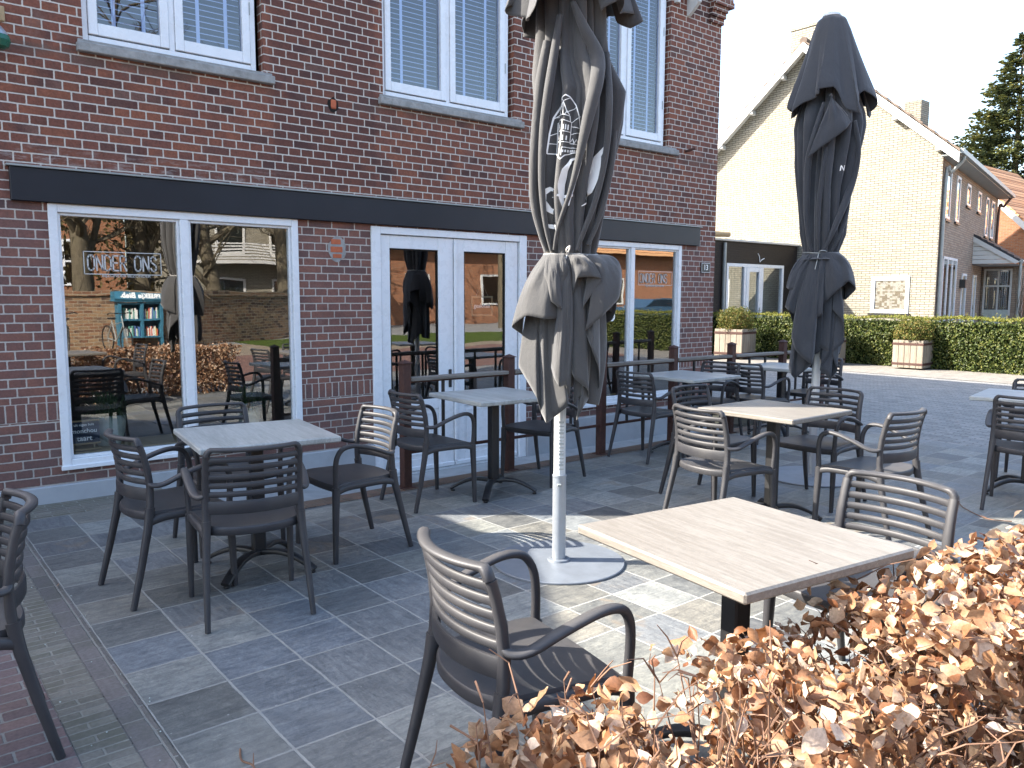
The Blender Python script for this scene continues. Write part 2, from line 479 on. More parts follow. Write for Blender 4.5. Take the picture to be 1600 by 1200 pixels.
def slate_mat():
    nb=NB('riven slate tiles'); M=nb.M
    P=nb.pos(); x,y,z=nb.sep(P); T=.3062
    wob=nb.noise(P,5,3); wb=M('MULTIPLY',M('SUBTRACT',wob,.5),.012)
    U=M('DIVIDE',M('ADD',M('SUBTRACT',x,.722-30*T),wb),T); V=M('DIVIDE',M('ADD',M('SUBTRACT',y,6.07-60*T),wb),T)
    cu=M('FLOOR',U); cv=M('FLOOR',V); fu=M('SUBTRACT',U,cu); fv=M('SUBTRACT',V,cv)
    d=M('MULTIPLY',M('MINIMUM',M('MINIMUM',fu,M('SUBTRACT',1,fu)),M('MINIMUM',fv,M('SUBTRACT',1,fv))),T)
    rag=nb.noise(P,45,4,.7)
    d=M('ADD',d,M('MULTIPLY',M('SUBTRACT',rag,.5),.006))
    gw=M('ADD',.0022,M('MULTIPLY',nb.noise(P,2.2,2),.0030))
    mask=nb.step(d,gw,M('ADD',gw,.0025))
    wn=nb.white(nb.comb(cu,cv,4)); r=wn[0]; rc=nb.sep(wn[1])
    base=nb.ramp(r,[(0,(.070,.071,.070)),(.13,(.150,.162,.172)),(.26,(.118,.124,.124)),(.4,(.175,.180,.165)),(.52,(.086,.088,.086)),(.66,(.205,.212,.198)),(.78,(.128,.144,.160)),(.9,(.100,.102,.095)),(1,(.180,.172,.148))])
    sel=M('GREATER_THAN',rc[0],.25)
    # cleft grain: stretched noise, direction by tile
    ox=M('MULTIPLY',rc[1],37); oy=M('MULTIPLY',rc[2],53)
    g1=nb.comb(M('ADD',M('MULTIPLY',x,6),ox),M('ADD',M('MULTIPLY',y,34),oy),0)
    g2=nb.comb(M('ADD',M('MULTIPLY',x,34),ox),M('ADD',M('MULTIPLY',y,6),oy),0)
    def vsel(a,b):
        n=nb.N('ShaderNodeMix',data_type='VECTOR'); nb.put(n.inputs[0],sel); nb.put(n.inputs[4],b); nb.put(n.inputs[5],a); return n.outputs[1]
    gv=vsel(g1,g2)
    gr=nb.noise(gv,1.0,7,.68,.6)
    off=nb.comb(M('ADD',x,ox),M('ADD',y,oy),0)
    big=nb.noise(off,5,5,.62,1.2)
    fine=nb.noise(off,90,4,.7)
    c=nb.mix(1,base,nb.ramp(gr,[(.3,(.66,.67,.69)),(.5,(1,1,1)),(.72,(1.35,1.32,1.27))]),'MULTIPLY')
    c=nb.mix(1,c,nb.ramp(big,[(.3,(.78,.78,.79)),(.7,(1.24,1.22,1.18))]),'MULTIPLY')
    c=nb.mix(1,c,nb.ramp(fine,[(.25,(.82,.82,.82)),(.75,(1.2,1.2,1.2))]),'MULTIPLY')
    g3=vsel(nb.comb(M('ADD',M('MULTIPLY',x,14),ox),M('ADD',M('MULTIPLY',y,120),oy),2),nb.comb(M('ADD',M('MULTIPLY',x,120),ox),M('ADD',M('MULTIPLY',y,14),oy),2))
    ln=nb.noise(g3,1.0,4,.7,.8)
    lnm=M('MULTIPLY',nb.step(ln,.56,.70),nb.step(big,.42,.6))
    c=nb.mix(M('MULTIPLY',lnm,.55),c,(.055,.056,.056))
    cr=nb.noise(off,15,9,.72,2.2)
    c=nb.mix(1,c,nb.ramp(cr,[(.32,(.78,.78,.78)),(.5,(1,1,1)),(.68,(1.28,1.27,1.23))]),'MULTIPLY')
    rustm=M('MULTIPLY',M('GREATER_THAN',rc[2],.82),nb.step(big,.5,.7))
    c=nb.mix(M('MULTIPLY',rustm,.6),c,(.17,.13,.09))
    pale=M('MULTIPLY',nb.step(nb.noise(P,1.3,6,.65,.8),.55,.72),.35)
    c=nb.mix(pale,c,(.24,.24,.22))
    spots=nb.step(nb.noise(P,26,2,.5),.74,.77)
    c=nb.mix(M('MULTIPLY',spots,.55),c,(.40,.40,.37))
    gc=nb.mix(nb.noise(P,9,4,.7),(.15,.155,.145),(.37,.36,.33))
    c=nb.mix(mask,gc,c)
    h=M('ADD',M('MULTIPLY',mask,.8),M('ADD',M('MULTIPLY',M('ADD',gr,cr),.6),M('ADD',M('MULTIPLY',fine,.12),M('MULTIPLY',rc[0],.3))))
    ro=M('ADD',.42,M('MULTIPLY',big,.30))
    ro=M('ADD',ro,M('MULTIPLY',M('SUBTRACT',1,mask),.3))
    return nb.bsdf(c,ro,.5,normal=nb.bump(h,.55,.006))
m_slate=slate_mat()

def paver_mat(name,cols,joint,L,H,m,rot=False,dirt=.3,moss=0,rough=.8,bump=.7,alt=False,obj=False):
    nb=NB(name); P=nb.pos(obj); x,y,z=nb.sep(P)
    u,v=(y,x) if rot else (x,y)
    mask,r1,r2,d=brick_nodes(nb,u,v,L,H,m,alt,jit=.003)
    n=len(cols)
    c=nb.ramp(r1,[(i/(n-1),cols[i]) for i in range(n)])
    fine=nb.noise(P,60,5,.65); med=nb.noise(P,6,5,.6)
    c=nb.mix(1,c,nb.ramp(fine,[(.25,(.7,.7,.7)),(.75,(1.25,1.25,1.25))]),'MULTIPLY')
    c=nb.mix(nb.M('MULTIPLY',nb.step(med,.45,.75),dirt),c,tuple(a*.55 for a in cols[0]))
    if moss: c=nb.mix(nb.M('MULTIPLY',nb.step(nb.noise(P,3,5,.65),.42,.62),moss),c,(.10,.10,.065))
    jc=nb.mix(nb.noise(P,14,4,.7),tuple(a*.4 for a in joint),tuple(min(1,a*1.2) for a in joint))
    c=nb.mix(mask,jc,c)
    h=nb.M('ADD',nb.M('ADD',mask,nb.M('MULTIPLY',fine,.3)),nb.M('MULTIPLY',r1,.35))
    return nb.bsdf(c,rough,.35,normal=nb.bump(h,bump,.008))
m_yard=paver_mat('grey clinker paving',[(.21,.21,.205),(.27,.265,.25),(.18,.18,.175),(.31,.30,.28)],(.14,.135,.12),.205,.068,.010,rot=True,dirt=.4)
m_strip=paver_mat('sunlit strip pavers',[(.20,.185,.16),(.24,.22,.19),(.18,.165,.145)],(.13,.12,.10),.21,.105,.008,dirt=.25)  # yard paving in the sun: sunlight put into a cream colour
m_clink=paver_mat('mossy thin clinkers',[(.17,.155,.13),(.135,.125,.105),(.20,.185,.155)],(.27,.26,.22),.205,.052,.008,moss=.45,dirt=.5)
m_edge=paver_mat('edge bricks',[(.13,.12,.115),(.16,.14,.13),(.10,.095,.09)],(.26,.25,.22),.21,.10,.008,rot=True,moss=.3,dirt=.4)
m_redpave=paver_mat('red brown pavers',[(.15,.105,.098),(.18,.12,.108),(.125,.09,.088),(.17,.13,.12)],(.26,.25,.23),.21,.078,.009,dirt=.35)
m_curb=paver_mat('brown curb bricks',[(.13,.085,.065),(.17,.11,.08),(.10,.07,.055)],(.16,.14,.11),.075,.22,.008,dirt=.4,moss=.25)
m_road=paver_mat('red clinker road',[(.16,.08,.06),(.19,.10,.075),(.13,.07,.055)],(.12,.09,.07),.2,.1,.008,dirt=.25)
m_walk=paver_mat('tan pavement',[(.20,.16,.11),(.24,.19,.135),(.18,.145,.10)],(.14,.12,.09),.3,.3,.008,dirt=.2)
def grass_mat():
    nb=NB('lawn'); P=nb.pos()
    c=nb.ramp(nb.noise(P,6,6,.7),[(.3,(.03,.055,.01)),(.55,(.07,.10,.018)),(.75,(.12,.13,.035))])
    return nb.bsdf(c,.9,.1,normal=nb.bump(nb.noise(P,60,4,.7),1,.03))
m_grass=grass_mat()

def wood_mat(name,c0,c1,axis='x',rough=.55,dirt=.3,gs=1.0,dark=(.12,.10,.08)):
    nb=NB(name); P=nb.pos(True)
    sc={'x':(1.6,22,22),'y':(22,1.6,22),'z':(22,22,1.6)}[axis]
    o=nb.orand()
    v=nb.vadd(nb.scale(P,tuple(a*gs for a in sc)),nb.comb(nb.M('MULTIPLY',o,31),nb.M('MULTIPLY',nb.attr(),57),nb.M('MULTIPLY',o,17)))
    g=nb.noise(v,1.2,6,.6,.7)
    f=nb.noise(v,9,3,.7)
    c=nb.mix(nb.step(g,.3,.7),c0,c1)
    c=nb.mix(1,c,nb.ramp(f,[(.3,(.80,.80,.80)),(.7,(1.12,1.12,1.12))]),'MULTIPLY')
    c=nb.mix(nb.M('MULTIPLY',nb.step(nb.noise(P,6,5,.7,1.5),.52,.75),dirt),c,dark)
    pr=nb.attr()
    c=nb.mix(1,c,nb.ramp(pr,[(0,(.85,.85,.85)),(1,(1.1,1.1,1.1))]),'MULTIPLY')
    return nb.bsdf(c,rough,.4,normal=nb.bump(nb.M('ADD',g,nb.M('MULTIPLY',f,.4)),.35,.003))
m_table=wood_mat('sunlit table laminate',(.19,.17,.143),(.255,.233,.203),'y',.45,.10,2.6,(.16,.14,.12))  # laminate copy for the tables in sun, its colour toned for that light
m_tableg=wood_mat('shaded table laminate',(.30,.32,.31),(.44,.46,.45),'y',.38,.30,.6,(.22,.22,.21))  # same laminate for the tables in shade, shade tint put into the grey
m_rail=wood_mat('weathered rail wood',(.15,.13,.11),(.26,.24,.21),'x',.8,.3)
m_plank=wood_mat('planter planks',(.20,.165,.125),(.29,.25,.20),'z',.8,.25,.8,(.11,.08,.06))
m_bark=plain('tree bark',(.10,.085,.06),.95,.1,var=.45,scale=9,bump=1.0,bscale=25,dirt=(.4,(.16,.15,.08)))
m_twig=plain('hedge twig',(.17,.095,.06),.75,.3,var=.3,scale=20)

def chair_mat():
    nb=NB('dark resin'); P=nb.pos(True); G=nb.pos()
    n=nb.noise(P,5,4,.6); f=nb.noise(P,420,2,.6)
    c=nb.mix(nb.step(n,.35,.7),(.028,.028,.032),(.042,.041,.043))
    dust=nb.M('MULTIPLY',nb.step(nb.noise(G,9,6,.7),.55,.75),.35)
    c=nb.mix(dust,c,(.042,.039,.036))
    up=nb.sep(nb.N('ShaderNodeNewGeometry').outputs['Normal'])[2]
    c=nb.mix(nb.M('MULTIPLY',nb.step(up,.5,1.0),nb.M('MULTIPLY',nb.noise(G,22,5,.7),.55)),c,(.095,.088,.080))
    r=nb.M('ADD',.42,nb.M('MULTIPLY',n,.18))
    return nb.bsdf(c,r,.42,normal=nb.bump(f,.22,.0008))
m_chair=chair_mat()

def leaf_mat(name,stops,trans=.35,rough=.6,spec=.3):
    nb=NB(name); r=nb.attr(); P=nb.pos()
    c=nb.ramp(r,stops)
    n=nb.noise(P,140,3,.6)
    c=nb.mix(1,c,nb.ramp(n,[(.3,(.78,.76,.72)),(.7,(1.15,1.15,1.15))]),'MULTIPLY')
    return nb.bsdf(c,rough,spec,trans=trans,normal=nb.bump(nb.noise(P,320,4,.7),.5,.0012))
m_beech=leaf_mat('dry beech leaf',[(0,(.15,.055,.022)),(.2,(.27,.125,.060)),(.42,(.37,.20,.105)),(.62,(.47,.31,.19)),(.80,(.60,.46,.34)),(.94,(.68,.56,.45)),(1,(.20,.08,.03))],.33,.5,.5)  # palest stops put sun highlights into the leaf colour
m_privet=leaf_mat('evergreen leaf',[(0,(.025,.042,.007)),(.4,(.055,.080,.013)),(.75,(.095,.115,.022)),(1,(.15,.15,.035))],.22,.5,.4)
m_privettop=leaf_mat('young evergreen leaf',[(0,(.10,.13,.02)),(.6,(.19,.19,.035)),(1,(.26,.23,.06))],.3,.55)
m_bush=leaf_mat('bush leaf',[(0,(.04,.06,.01)),(.5,(.10,.12,.022)),(.8,(.20,.18,.045)),(1,(.24,.15,.05))],.28,.55)
m_fir=leaf_mat('fir needles',[(0,(.045,.065,.030)),(.5,(.105,.12,.038)),(.8,(.20,.19,.055)),(1,(.28,.25,.08))],.15,.7)

# ------------------------------------------------------------------ ground
def sheet(name,rects,z,m):
    b=MB()
    for (x0,x1,y0,y1) in rects:
        b.add([(x0,y0,z),(x1,y0,z),(x1,y1,z),(x0,y1,z)],[(0,1,2,3)])
    return struct(b.build(name,m))
PX1=8.68
sheet('ground',[(-150,1.75,-150,150),(1.75,8.75,-150,5.40),(1.75,8.75,6.60,150),(8.75,150,-150,150)],-.004,m_yard)
sheet('patio',[(.722,1.64,.2,6.07),(1.64,PX1,.2,5.20)],.002,m_slate)
sheet('edge_bricks',[(.622,.718,-.6,6.07)],.001,m_edge)
sheet('clinker_band',[(.462,.618,-.6,6.5)],.0,m_clink)
sheet('red_paving',[(-6,.458,-.6,6.5)],.001,m_redpave)
sheet('wall_bricks',[(.622,1.75,6.074,6.52)],.001,m_clink)
sheet('curb_bricks',[(1.64,9.2,5.204,5.395)],.004,m_curb)
sheet('sunlit_yard_strip',[(15.6,17.9,-12,16)],.003,m_strip)  # sunlit strip of the yard, laid as its own cream sheet
sheet('road',[(-60,60,-6.8,-.75)],.002,m_road)
sheet('pavement',[(-60,9.5,-11.6,-6.8),(9.5,60,-8.2,-6.8)],.004,m_walk)
sheet('lawn',[(9.5,60,-14,-8.2)],.006,m_grass)
# sunken entrance strip with its ramp
b=MB()
b.add([(1.75,5.395,.0),(3.62,5.395,-.22),(3.62,6.60,-.22),(1.75,6.60,.0)],[(0,1,2,3)])
b.add([(3.62,5.395,-.22),(9.2,5.395,-.22),(9.2,6.60,-.22),(3.62,6.60,-.22)],[(0,1,2,3)])
b.add([(1.75,5.395,0),(9.2,5.395,0),(9.2,5.395,-.24),(1.75,5.395,-.24)],[(0,1,2,3)])
b.add([(9.2,5.395,0),(9.2,6.6,0),(9.2,6.6,-.24),(9.2,5.395,-.24)],[(0,1,2,3)])
struct(b.build('entrance_ramp',m_ramp))

# ------------------------------------------------------------------ red brick building
BX0,BX1=.58,8.755
EAVE=6.05
bld=empty('brick_building',(0,0,0))
tag(bld,'dark red brick cafe building with white windows and a long black steel beam','building')
def holed_wall(b,x0,x1,z0,z1,holes,y,rev,s=1):
    xs=sorted({x0,x1,*[h[0] for h in holes],*[h[1] for h in holes]})
    zs=sorted({z0,z1,*[h[2] for h in holes],*[h[3] for h in holes]})
    for i in range(len(xs)-1):
        for j in range(len(zs)-1):
            cx,cz=(xs[i]+xs[i+1])/2,(zs[j]+zs[j+1])/2
            if any(h[0]<cx<h[1] and h[2]<cz<h[3] for h in holes): continue
            b.add([(xs[i],y,zs[j]),(xs[i+1],y,zs[j]),(xs[i+1],y,zs[j+1]),(xs[i],y,zs[j+1])],[(0,1,2,3)])
    for (a,c,d,e,*_) in holes:
        r=rev
        b.add([(a,y,d),(a,y+r,d),(a,y+r,e),(a,y,e)],[(0,1,2,3)])
        b.add([(c,y,d),(c,y,e),(c,y+r,e),(c,y+r,d)],[(0,1,2,3)])
        b.add([(a,y,d),(c,y,d),(c,y+r,d),(a,y+r,d)],[(0,1,2,3)])
        b.add([(a,y,e),(a,y+r,e),(c,y+r,e),(c,y,e)],[(0,1,2,3)])
W1=(1.085,2.955,.242,2.146); DR=(3.66,5.512,-.22,2.136); W3=(6.29,8.065,.245,2.141)
U1=(1.372,2.70,3.30,5.35); U2=(3.812,5.345,3.30,5.35); U3=(6.345,7.775,3.30,5.35)
APX=(BX0+BX1)/2
b=MB()
holed_wall(b,BX0,BX1,-.25,EAVE,[W1,DR,W3,U1,U2,U3],W,.11)
b.add([(BX0,W,EAVE),(BX1,W,EAVE),(APX,W,EAVE+3.6)],[(0,1,2)])
DEP=22.0
b.add([(BX1,W,-.25),(BX1,DEP,-.25),(BX1,DEP,EAVE),(BX1,W,EAVE)],[(0,1,2,3)])
b.add([(BX0,W,-.25),(BX0,DEP,-.25),(BX0,DEP,EAVE),(BX0,W,EAVE)],[(0,3,2,1)])
b.add([(BX0,DEP,-.25),(BX1,DEP,-.25),(BX1,DEP,EAVE),(APX,DEP,EAVE+3.6),(BX0,DEP,EAVE)],[(0,4,3,2,1)])
# stepped corbel near the corner
for k,(zz,p) in enumerate([(4.93,.03),(5.0,.055),(5.065,.08),(5.13,.11)]):
    b.box(8.49,8.755+(p if k>2 else p*.35),W-p,W+.02,zz,zz+.067)
b.box(8.49,8.84,W-.11,W+.02,5.197,5.9)
b.build('wall',m_brick,bld)
b=MB()
b.prism([(BX0-.12,EAVE-.1),(APX,EAVE+3.6),(BX1+.12,EAVE-.1),(BX1+.12,EAVE+.06),(APX,EAVE+3.78),(BX0-.12,EAVE+.06)],'y',W-.12,DEP+.1)
b.build('roof',m_mtile,bld)
# interior shells behind the shop windows
b=MB()
for (x0,x1,z0) in ((.75,3.3,.18),(3.5,5.7,-.2),(5.9,8.6,.18)):
    y0,y1=W+.13,W+3.2
    b.add([(x0,y0,z0),(x1,y0,z0),(x1,y1,z0),(x0,y1,z0)],[(0,1,2,3)])
    b.add([(x0,y0,2.5),(x1,y0,2.5),(x1,y1,2.5),(x0,y1,2.5)],[(0,3,2,1)])
    b.add([(x0,y1,z0),(x1,y1,z0),(x1,y1,2.5),(x0,y1,2.5)],[(0,1,2,3)])
    b.add([(x0,y0,z0),(x0,y1,z0),(x0,y1,2.5),(x0,y0,2.5)],[(0,1,2,3)])
    b.add([(x1,y0,z0),(x1,y1,z0),(x1,y1,2.5),(x1,y0,2.5)],[(0,3,2,1)])
for (x0,x1) in ((1.2,2.9),(3.7,5.5),(6.2,7.9)):
    y1=W+.8
    b.add([(x0,y1,3.1),(x1,y1,3.1),(x1,y1,5.6),(x0,y1,5.6)],[(0,1,2,3)])
b.build('interior',m_inner,bld)
# plinth
b=MB()
b.bbox(BX0-.02,DR[0]-.003,W-.035,W+.03,-.26,.125,.006)
b.build('plinth',m_plinth,bld)
b=MB(); b.bbox(DR[1]+.003,BX1+.02,W-.035,W+.03,-.26,.125,.006); b.build('plinth',m_plinth,bld)
# steel beam with its flashing
b=MB()
b.bbox(.865,8.385,W-.045,W+.02,2.150,2.378,.004)
bm=b.build('beam',m_beam,bld)
b=MB(); b.bbox(.845,8.41,W-.062,W+.0,2.380,2.394,.002); b.build('flashing',m_zinc,bm)
b=MB(); b.bbox(1.09,2.95,W-.012,W+.03,2.128,2.149,.002); b.build('head_trim',m_cream,bm)

def frame_rect(b,x0,x1,z0,z1,w,y0,y1,wb=None,be=.004):
    wb=wb or w
    b.bbox(x0,x0+w,y0,y1,z0,z1,be); b.bbox(x1-w,x1,y0,y1,z0,z1,be)
    b.bbox(x0+w+.0005,x1-w-.0005,y0+.0015,y1,z0,z0+wb,be); b.bbox(x0+w+.0005,x1-w-.0005,y0+.0015,y1,z1-w,z1,be)
def pane(x0,x1,z0,z1,y,parent,m=m_glass,nseed=0):
    b=MB(); b.add([(x0,y,z0),(x1,y,z0),(x1,y,z1),(x0,y,z1)],[(0,1,2,3)])
    return b.build('pane',m,parent)
def shop_window(x0,x1,z0,z1,mx):
    b=MB()
    frame_rect(b,x0,x1,z0,z1,.058,W-.018,W+.06,.062)
    b.bbox(mx-.033,mx+.033,W-.016,W+.06,z0+.0625,z1-.0585,.004)
    for (a,c) in ((x0+.0585,mx-.0335),(mx+.0335,x1-.0585)):
        frame_rect(b,a,c,z0+.0625,z1-.0585,.020,W+.004,W+.055,.022,.003)
    # drip ledge
    b.bbox(x0-.01,x1+.01,W-.034,W-.019,z0-.014,z0+.020,.004)
    f=b.build('window',m_white,bld)
    pane(x0+.078,mx-.053,z0+.084,z1-.078,W+.03,f); pane(mx+.053,x1-.078,z0+.084,z1-.078,W+.03,f)
    return f
w1=shop_window(W1[0],W1[1],W1[2],W1[3],2.015)
w3=shop_window(W3[0],W3[1],W3[2],W3[3],7.17)
# double doors
b=MB()
x0,x1,z0,z1=DR
b.bbox(x0,x0+.095,W-.02,W+.08,z0,z1,.004); b.bbox(x1-.095,x1,W-.02,W+.08,z0,z1,.004); b.bbox(x0+.0955,x1-.0955,W-.018,W+.08,z1-.066,z1,.004)
b.box(x0+.02,x1-.02,W-.0,W+.1,z0-.0,z0+.02)
df=b.build('door_frame',m_white,bld)
dm=(3.768+5.40)/2
def leaf(a,c,ga,gc,side):
    b=MB(); y0,y1=W+.006,W+.055; zt=2.064; zb=-.20; gz=.50; gt=1.945
    b.bbox(a,ga,y0,y1,zb,zt,.003); b.bbox(gc,c,y0,y1,zb,zt,.003)
    b.bbox(ga+.0005,gc-.0005,y0+.001,y1,gt,zt,.003); b.bbox(ga+.0005,gc-.0005,y0+.001,y1,gz-.10,gz,.003); b.bbox(ga+.0005,gc-.0005,y0+.001,y1,zb,zb+.12,.003)
    b.bbox(ga+.0005,gc-.0005,y0+.012,y1-.01,zb+.1205,gz-.1005,.002)                     # panel
    frame_rect(b,ga+.03,gc-.03,zb+.155,gz-.135,.018,y0+.004,y0+.0118,None,.003)
    b.bbox(a+.005,c-.005,W-.012,y0-.0005,zb+.005,zb+.05,.006)
    o=b.build('door',m_white,bld)
    p=pane(ga+.002,gc-.002,gz+.002,gt-.002,W+.03,o)
    b=MB(); frame_rect(b,ga,gc,gz,gt,.012,y0+.008,y0+.03,None,.002); b.build('glazing_bead',m_dark,o)
    return o
d1=leaf(3.768,dm-.004,3.862,4.403,1)
d2=leaf(dm+.004,5.405,4.712,5.242,-1)
b=MB()
b.sweep([(dm-.05,W-.03,.70),(dm-.05,W+.01,.70)],.011,8); b.sweep([(dm-.05,W-.035,.70),(dm-.12,W-.038,.702),(dm-.17,W-.030,.70)],(.009,.011),8)
b.lathe([(.026,0),(.026,.008),(.022,.01)],14,(0,0,0)); 
b.bbox(dm-.068,dm-.032,W-.003,W+.008,.60,.78,.004)
b.build('handle',m_black,d1)
b=MB(); b.bbox(dm-.004,dm+.030,W-.016,W+.004,-.15,2.03,.006); b.build('astragal',m_white,d2)

def upper_window(x0,x1,mull,zb=3.30,zt=5.35):
    y=W+.045; xr=x1-.045
    b=MB()
    b.bbox(x0,x0+.045,y,y+.07,zb,zt,.003); b.bbox(xr-.045,xr,y,y+.07,zb,zt,.003)
    b.bbox(x0+.0455,xr-.0455,y-.004,y+.07,zb,zb+.062,.004)
    b.bbox(mull-.022,mull+.022,y+.001,y+.07,zb+.0625,zt,.003)
    f=b.build('window',m_white,bld)
    for (a,c) in ((x0+.047,mull-.024),(mull+.024,xr-.047)):
        b=MB(); w=.062
        zs=zb+.072
        b.bbox(a,a+w,y-.012,y+.045,zs,zt,.004); b.bbox(c-w,c,y-.012,y+.045,zs,zt,.004); b.bbox(a+w+.0005,c-w-.0005,y-.010,y+.045,zs,zs+.085,.004)
        b.build('sash',m_white,f)
        pane(a+w,c-w,zs+.085,zt,y+.02,f,m_glassu)
        b=MB(); z=zs+.10
        while z<zt:
            b.add([(a+w-.01,y+.085,z),(c-w+.01,y+.085,z),(c-w+.01,y+.118,z+.019),(a+w-.01,y+.118,z+.019)],[(0,1,2,3)])
            b.add([(a+w-.01,y+.085,z-.0025),(c-w+.01,y+.085,z-.0025),(c-w+.01,y+.085,z+.0025),(a+w-.01,y+.085,z+.0025)],[(0,1,2,3)],1.0)
            z+=.0445
        for t in (.30,.78):
            xx=a+w+(c-a-2*w)*t
            b.box(xx-.014,xx+.014,y+.080,y+.0815,zs+.08,zt,rnd=1.0)
        b.build('blind',m_blind,f)
    # hinges
    b=MB()
    for hz in (3.75,4.6): b.bbox(xr-.050,xr-.044,y-.020,y-.010,hz,hz+.10,.002)
    b.build('hinge',m_zinc,f)
    return f
nb=NB('blind slats'); m_blind=nb.bsdf(nb.mix(nb.attr(),(.075,.10,.15),(.50,.54,.60)),.45,.4)  # white blinds: blue of shade and sky painted into the slat faces
upper_window(U1[0],U1[1],2.0); upper_window(U2[0],U2[1],4.555); upper_window(U3[0],U3[1],7.04)
def sill(x0,x1):
    b=MB(); b.bbox(x0,x1,W-.055,W+.05,3.222,3.287,.006); b.bbox(x0+.01,x1-.01,W-.02,W+.06,3.28,3.312,.004)
    b.build('window_sill',m_conc,bld)
sill(1.325,2.775); sill(3.762,5.445); sill(6.28,7.92)
# black rubber strip closing the gap left of each upper window is the recess itself
# house number plate, hole with broken brick, patched spot
b=MB(); b.bbox(8.462,8.650,W-.016,W+.002,1.812,1.945,.006); npz=b.build('number_plate',m_black,bld)

def text_mesh(txt,size,m,parent,M,name='lettering',sx=1.0,bold=0.0,ext=.0008,spacing=1.0):
    cu=bpy.data.curves.new('lettering','FONT'); cu.body=txt; cu.size=size; cu.extrude=ext; cu.offset=bold
    cu.align_x='CENTER'; cu.align_y='CENTER'; cu.space_character=spacing; cu.resolution_u=3
    t=bpy.data.objects.new('tmp',cu); COL.objects.link(t)
    dg=bpy.context.evaluated_depsgraph_get()
    me=bpy.data.meshes.new_from_object(t.evaluated_get(dg))
    bpy.data.objects.remove(t)
    me.transform(M @ Matrix.Diagonal((sx,1,1,1)))
    me.materials.clear(); me.materials.append(m)
    o=bpy.data.objects.new(name,me); COL.objects.link(o); o.parent=parent
    return o
FACE=Matrix.Rotation(pi/2,4,'X')     # text standing up, facing -Y
text_mesh('13',.098,m_text,npz,TR(8.556,W-.0175,1.880)@FACE,bold=.0012)
b=MB(); frame_rect(b,8.468,8.644,1.818,1.939,.004,W-.0172,W-.0165,None,.0002); b.build('plate_border',m_text,npz)

# dark disc painted as the shaded inside of a hole, with an orange stub
b=MB()
rng=random.Random(3)
pts=[(3.317+.050*cos(a)*(1+.2*rng.uniform(-1,1)),3.150+.062*sin(a)*(1+.15*rng.uniform(-1,1))) for a in [2*pi*i/12 for i in range(12)]]
b.prism(pts,'y',W-.002,W+.004); ho=b.build('wall_hole',m_dark,bld)
b=MB(); b.bbox(3.292,3.345,W-.010,W+.01,3.115,3.195,.012); b.build('brick_stub',m_orange,ho)
b=MB()
pts=[(3.322+.085*cos(a)*(1+.12*rng.uniform(-1,1)),1.915+.105*sin(a)*(1+.12*rng.uniform(-1,1))) for a in [2*pi*i/18 for i in range(18)]]
b.prism(pts,'y',W-.003,W+.004); ho=b.build('mortar_patch',m_conc,bld)
b=MB()
for (a,c,z,h) in ((3.265,3.36,1.955,.045),(3.26,3.375,1.885,.050),(3.28,3.365,1.835,.036)): b.bbox(a,c,W-.0065,W,z,z+h,.008)
b.build('brick_stub',m_orange,ho)
# iron wall tie and the bracket ornament under the eaves
b=MB(); b.sweep([(8.10,W,3.30),(8.12,W-.05,3.31),(8.16,W-.10,3.33)],.016,8); b.build('wall_tie',m_rust,bld)
b=MB()
b.prism([(W-.18,5.6),(W-.18,5.03),(W-.10,4.96),(W-.02,4.90),(W-.0,4.90),(W-.0,5.6)],'x',8.06,8.11)
for k in range(6):
    b.bbox(7.86+.03*k,8.03,W-.05-.03*k,W-.0,5.12+.05*k,5.165+.05*k,.006)
b.bbox(7.82,7.87,W-.06,W,5.0,5.6,.004)
b.bbox(7.8,8.14,W-.25,W,5.44,5.6,.006)
b.build('eaves_bracket',m_white2,bld)
# small green enamel wall lamp at the left corner
lp=empty('wall_lamp',(.855,W,3.19)); tag(lp,'green enamel wall lamp on the brick at the left corner','lamp')
b=MB(); b.bbox(-.02,.045,-.02,-.002,.14,.24,.006); b.sweep([(.01,-.01,.19),(-.02,-.10,.17),(-.03,-.13,.10),(-.03,-.13,.07)],.008,8); b.build('bracket',m_pine,lp)
b=MB(); b.lathe([(.015,.09),(.035,.08),(.06,.05),(.075,.02),(.07,.02),(.03,.06),(.0,.06)],24,(-.03,-.13,-.01)); b.build('reflector',m_galv,lp)
b=MB(); b.lathe([(.078,.012),(.085,-.02),(.070,-.06),(.04,-.075),(0,-.078)],24,(-.03,-.13,0)); b.build('shade',m_lampgreen,lp)

# ------------------------------------------------------------------ window lettering (stroke letters)
def strokes(b,lines,w,M,dep=.001):
    for ln in lines:
        for (p,q) in zip(ln[:-1],ln[1:]):
            p=Vector(p);q=Vector(q);d=(q-p)
            if d.length<1e-6: continue
            n=Vector((-d.y,d.x)).normalized()*w/2; e=d.normalized()*w*.35
            P=[p-e+n,q+e+n,q+e-n,p-e-n]
            b.add([tuple(M@Vector((k.x,k.y,0))) for k in P],[(0,3,2,1)])
GL={'O':([[(0,.8),(0,.2),(.12,0),(.33,0),(.45,.2),(.45,.8),(.33,1),(.12,1),(0,.8)]],.45),
 'N':([[(0,0),(0,1),(.42,0),(.42,1)]],.42),'D':([[(0,0),(0,1),(.25,1),(.42,.8),(.42,.2),(.25,0),(0,0)]],.42),
 'E':([[(.36,1),(0,1),(0,0),(.36,0)],[(0,.52),(.3,.52)]],.36),'R':([[(0,0),(0,1),(.28,1),(.4,.88),(.4,.62),(.28,.5),(0,.5)],[(.2,.5),(.42,0)]],.42),
 'S':([[(.4,.8),(.3,1),(.1,1),(0,.82),(.03,.62),(.37,.40),(.4,.2),(.3,0),(.1,0),(0,.2)]],.4),' ':([],.3)}
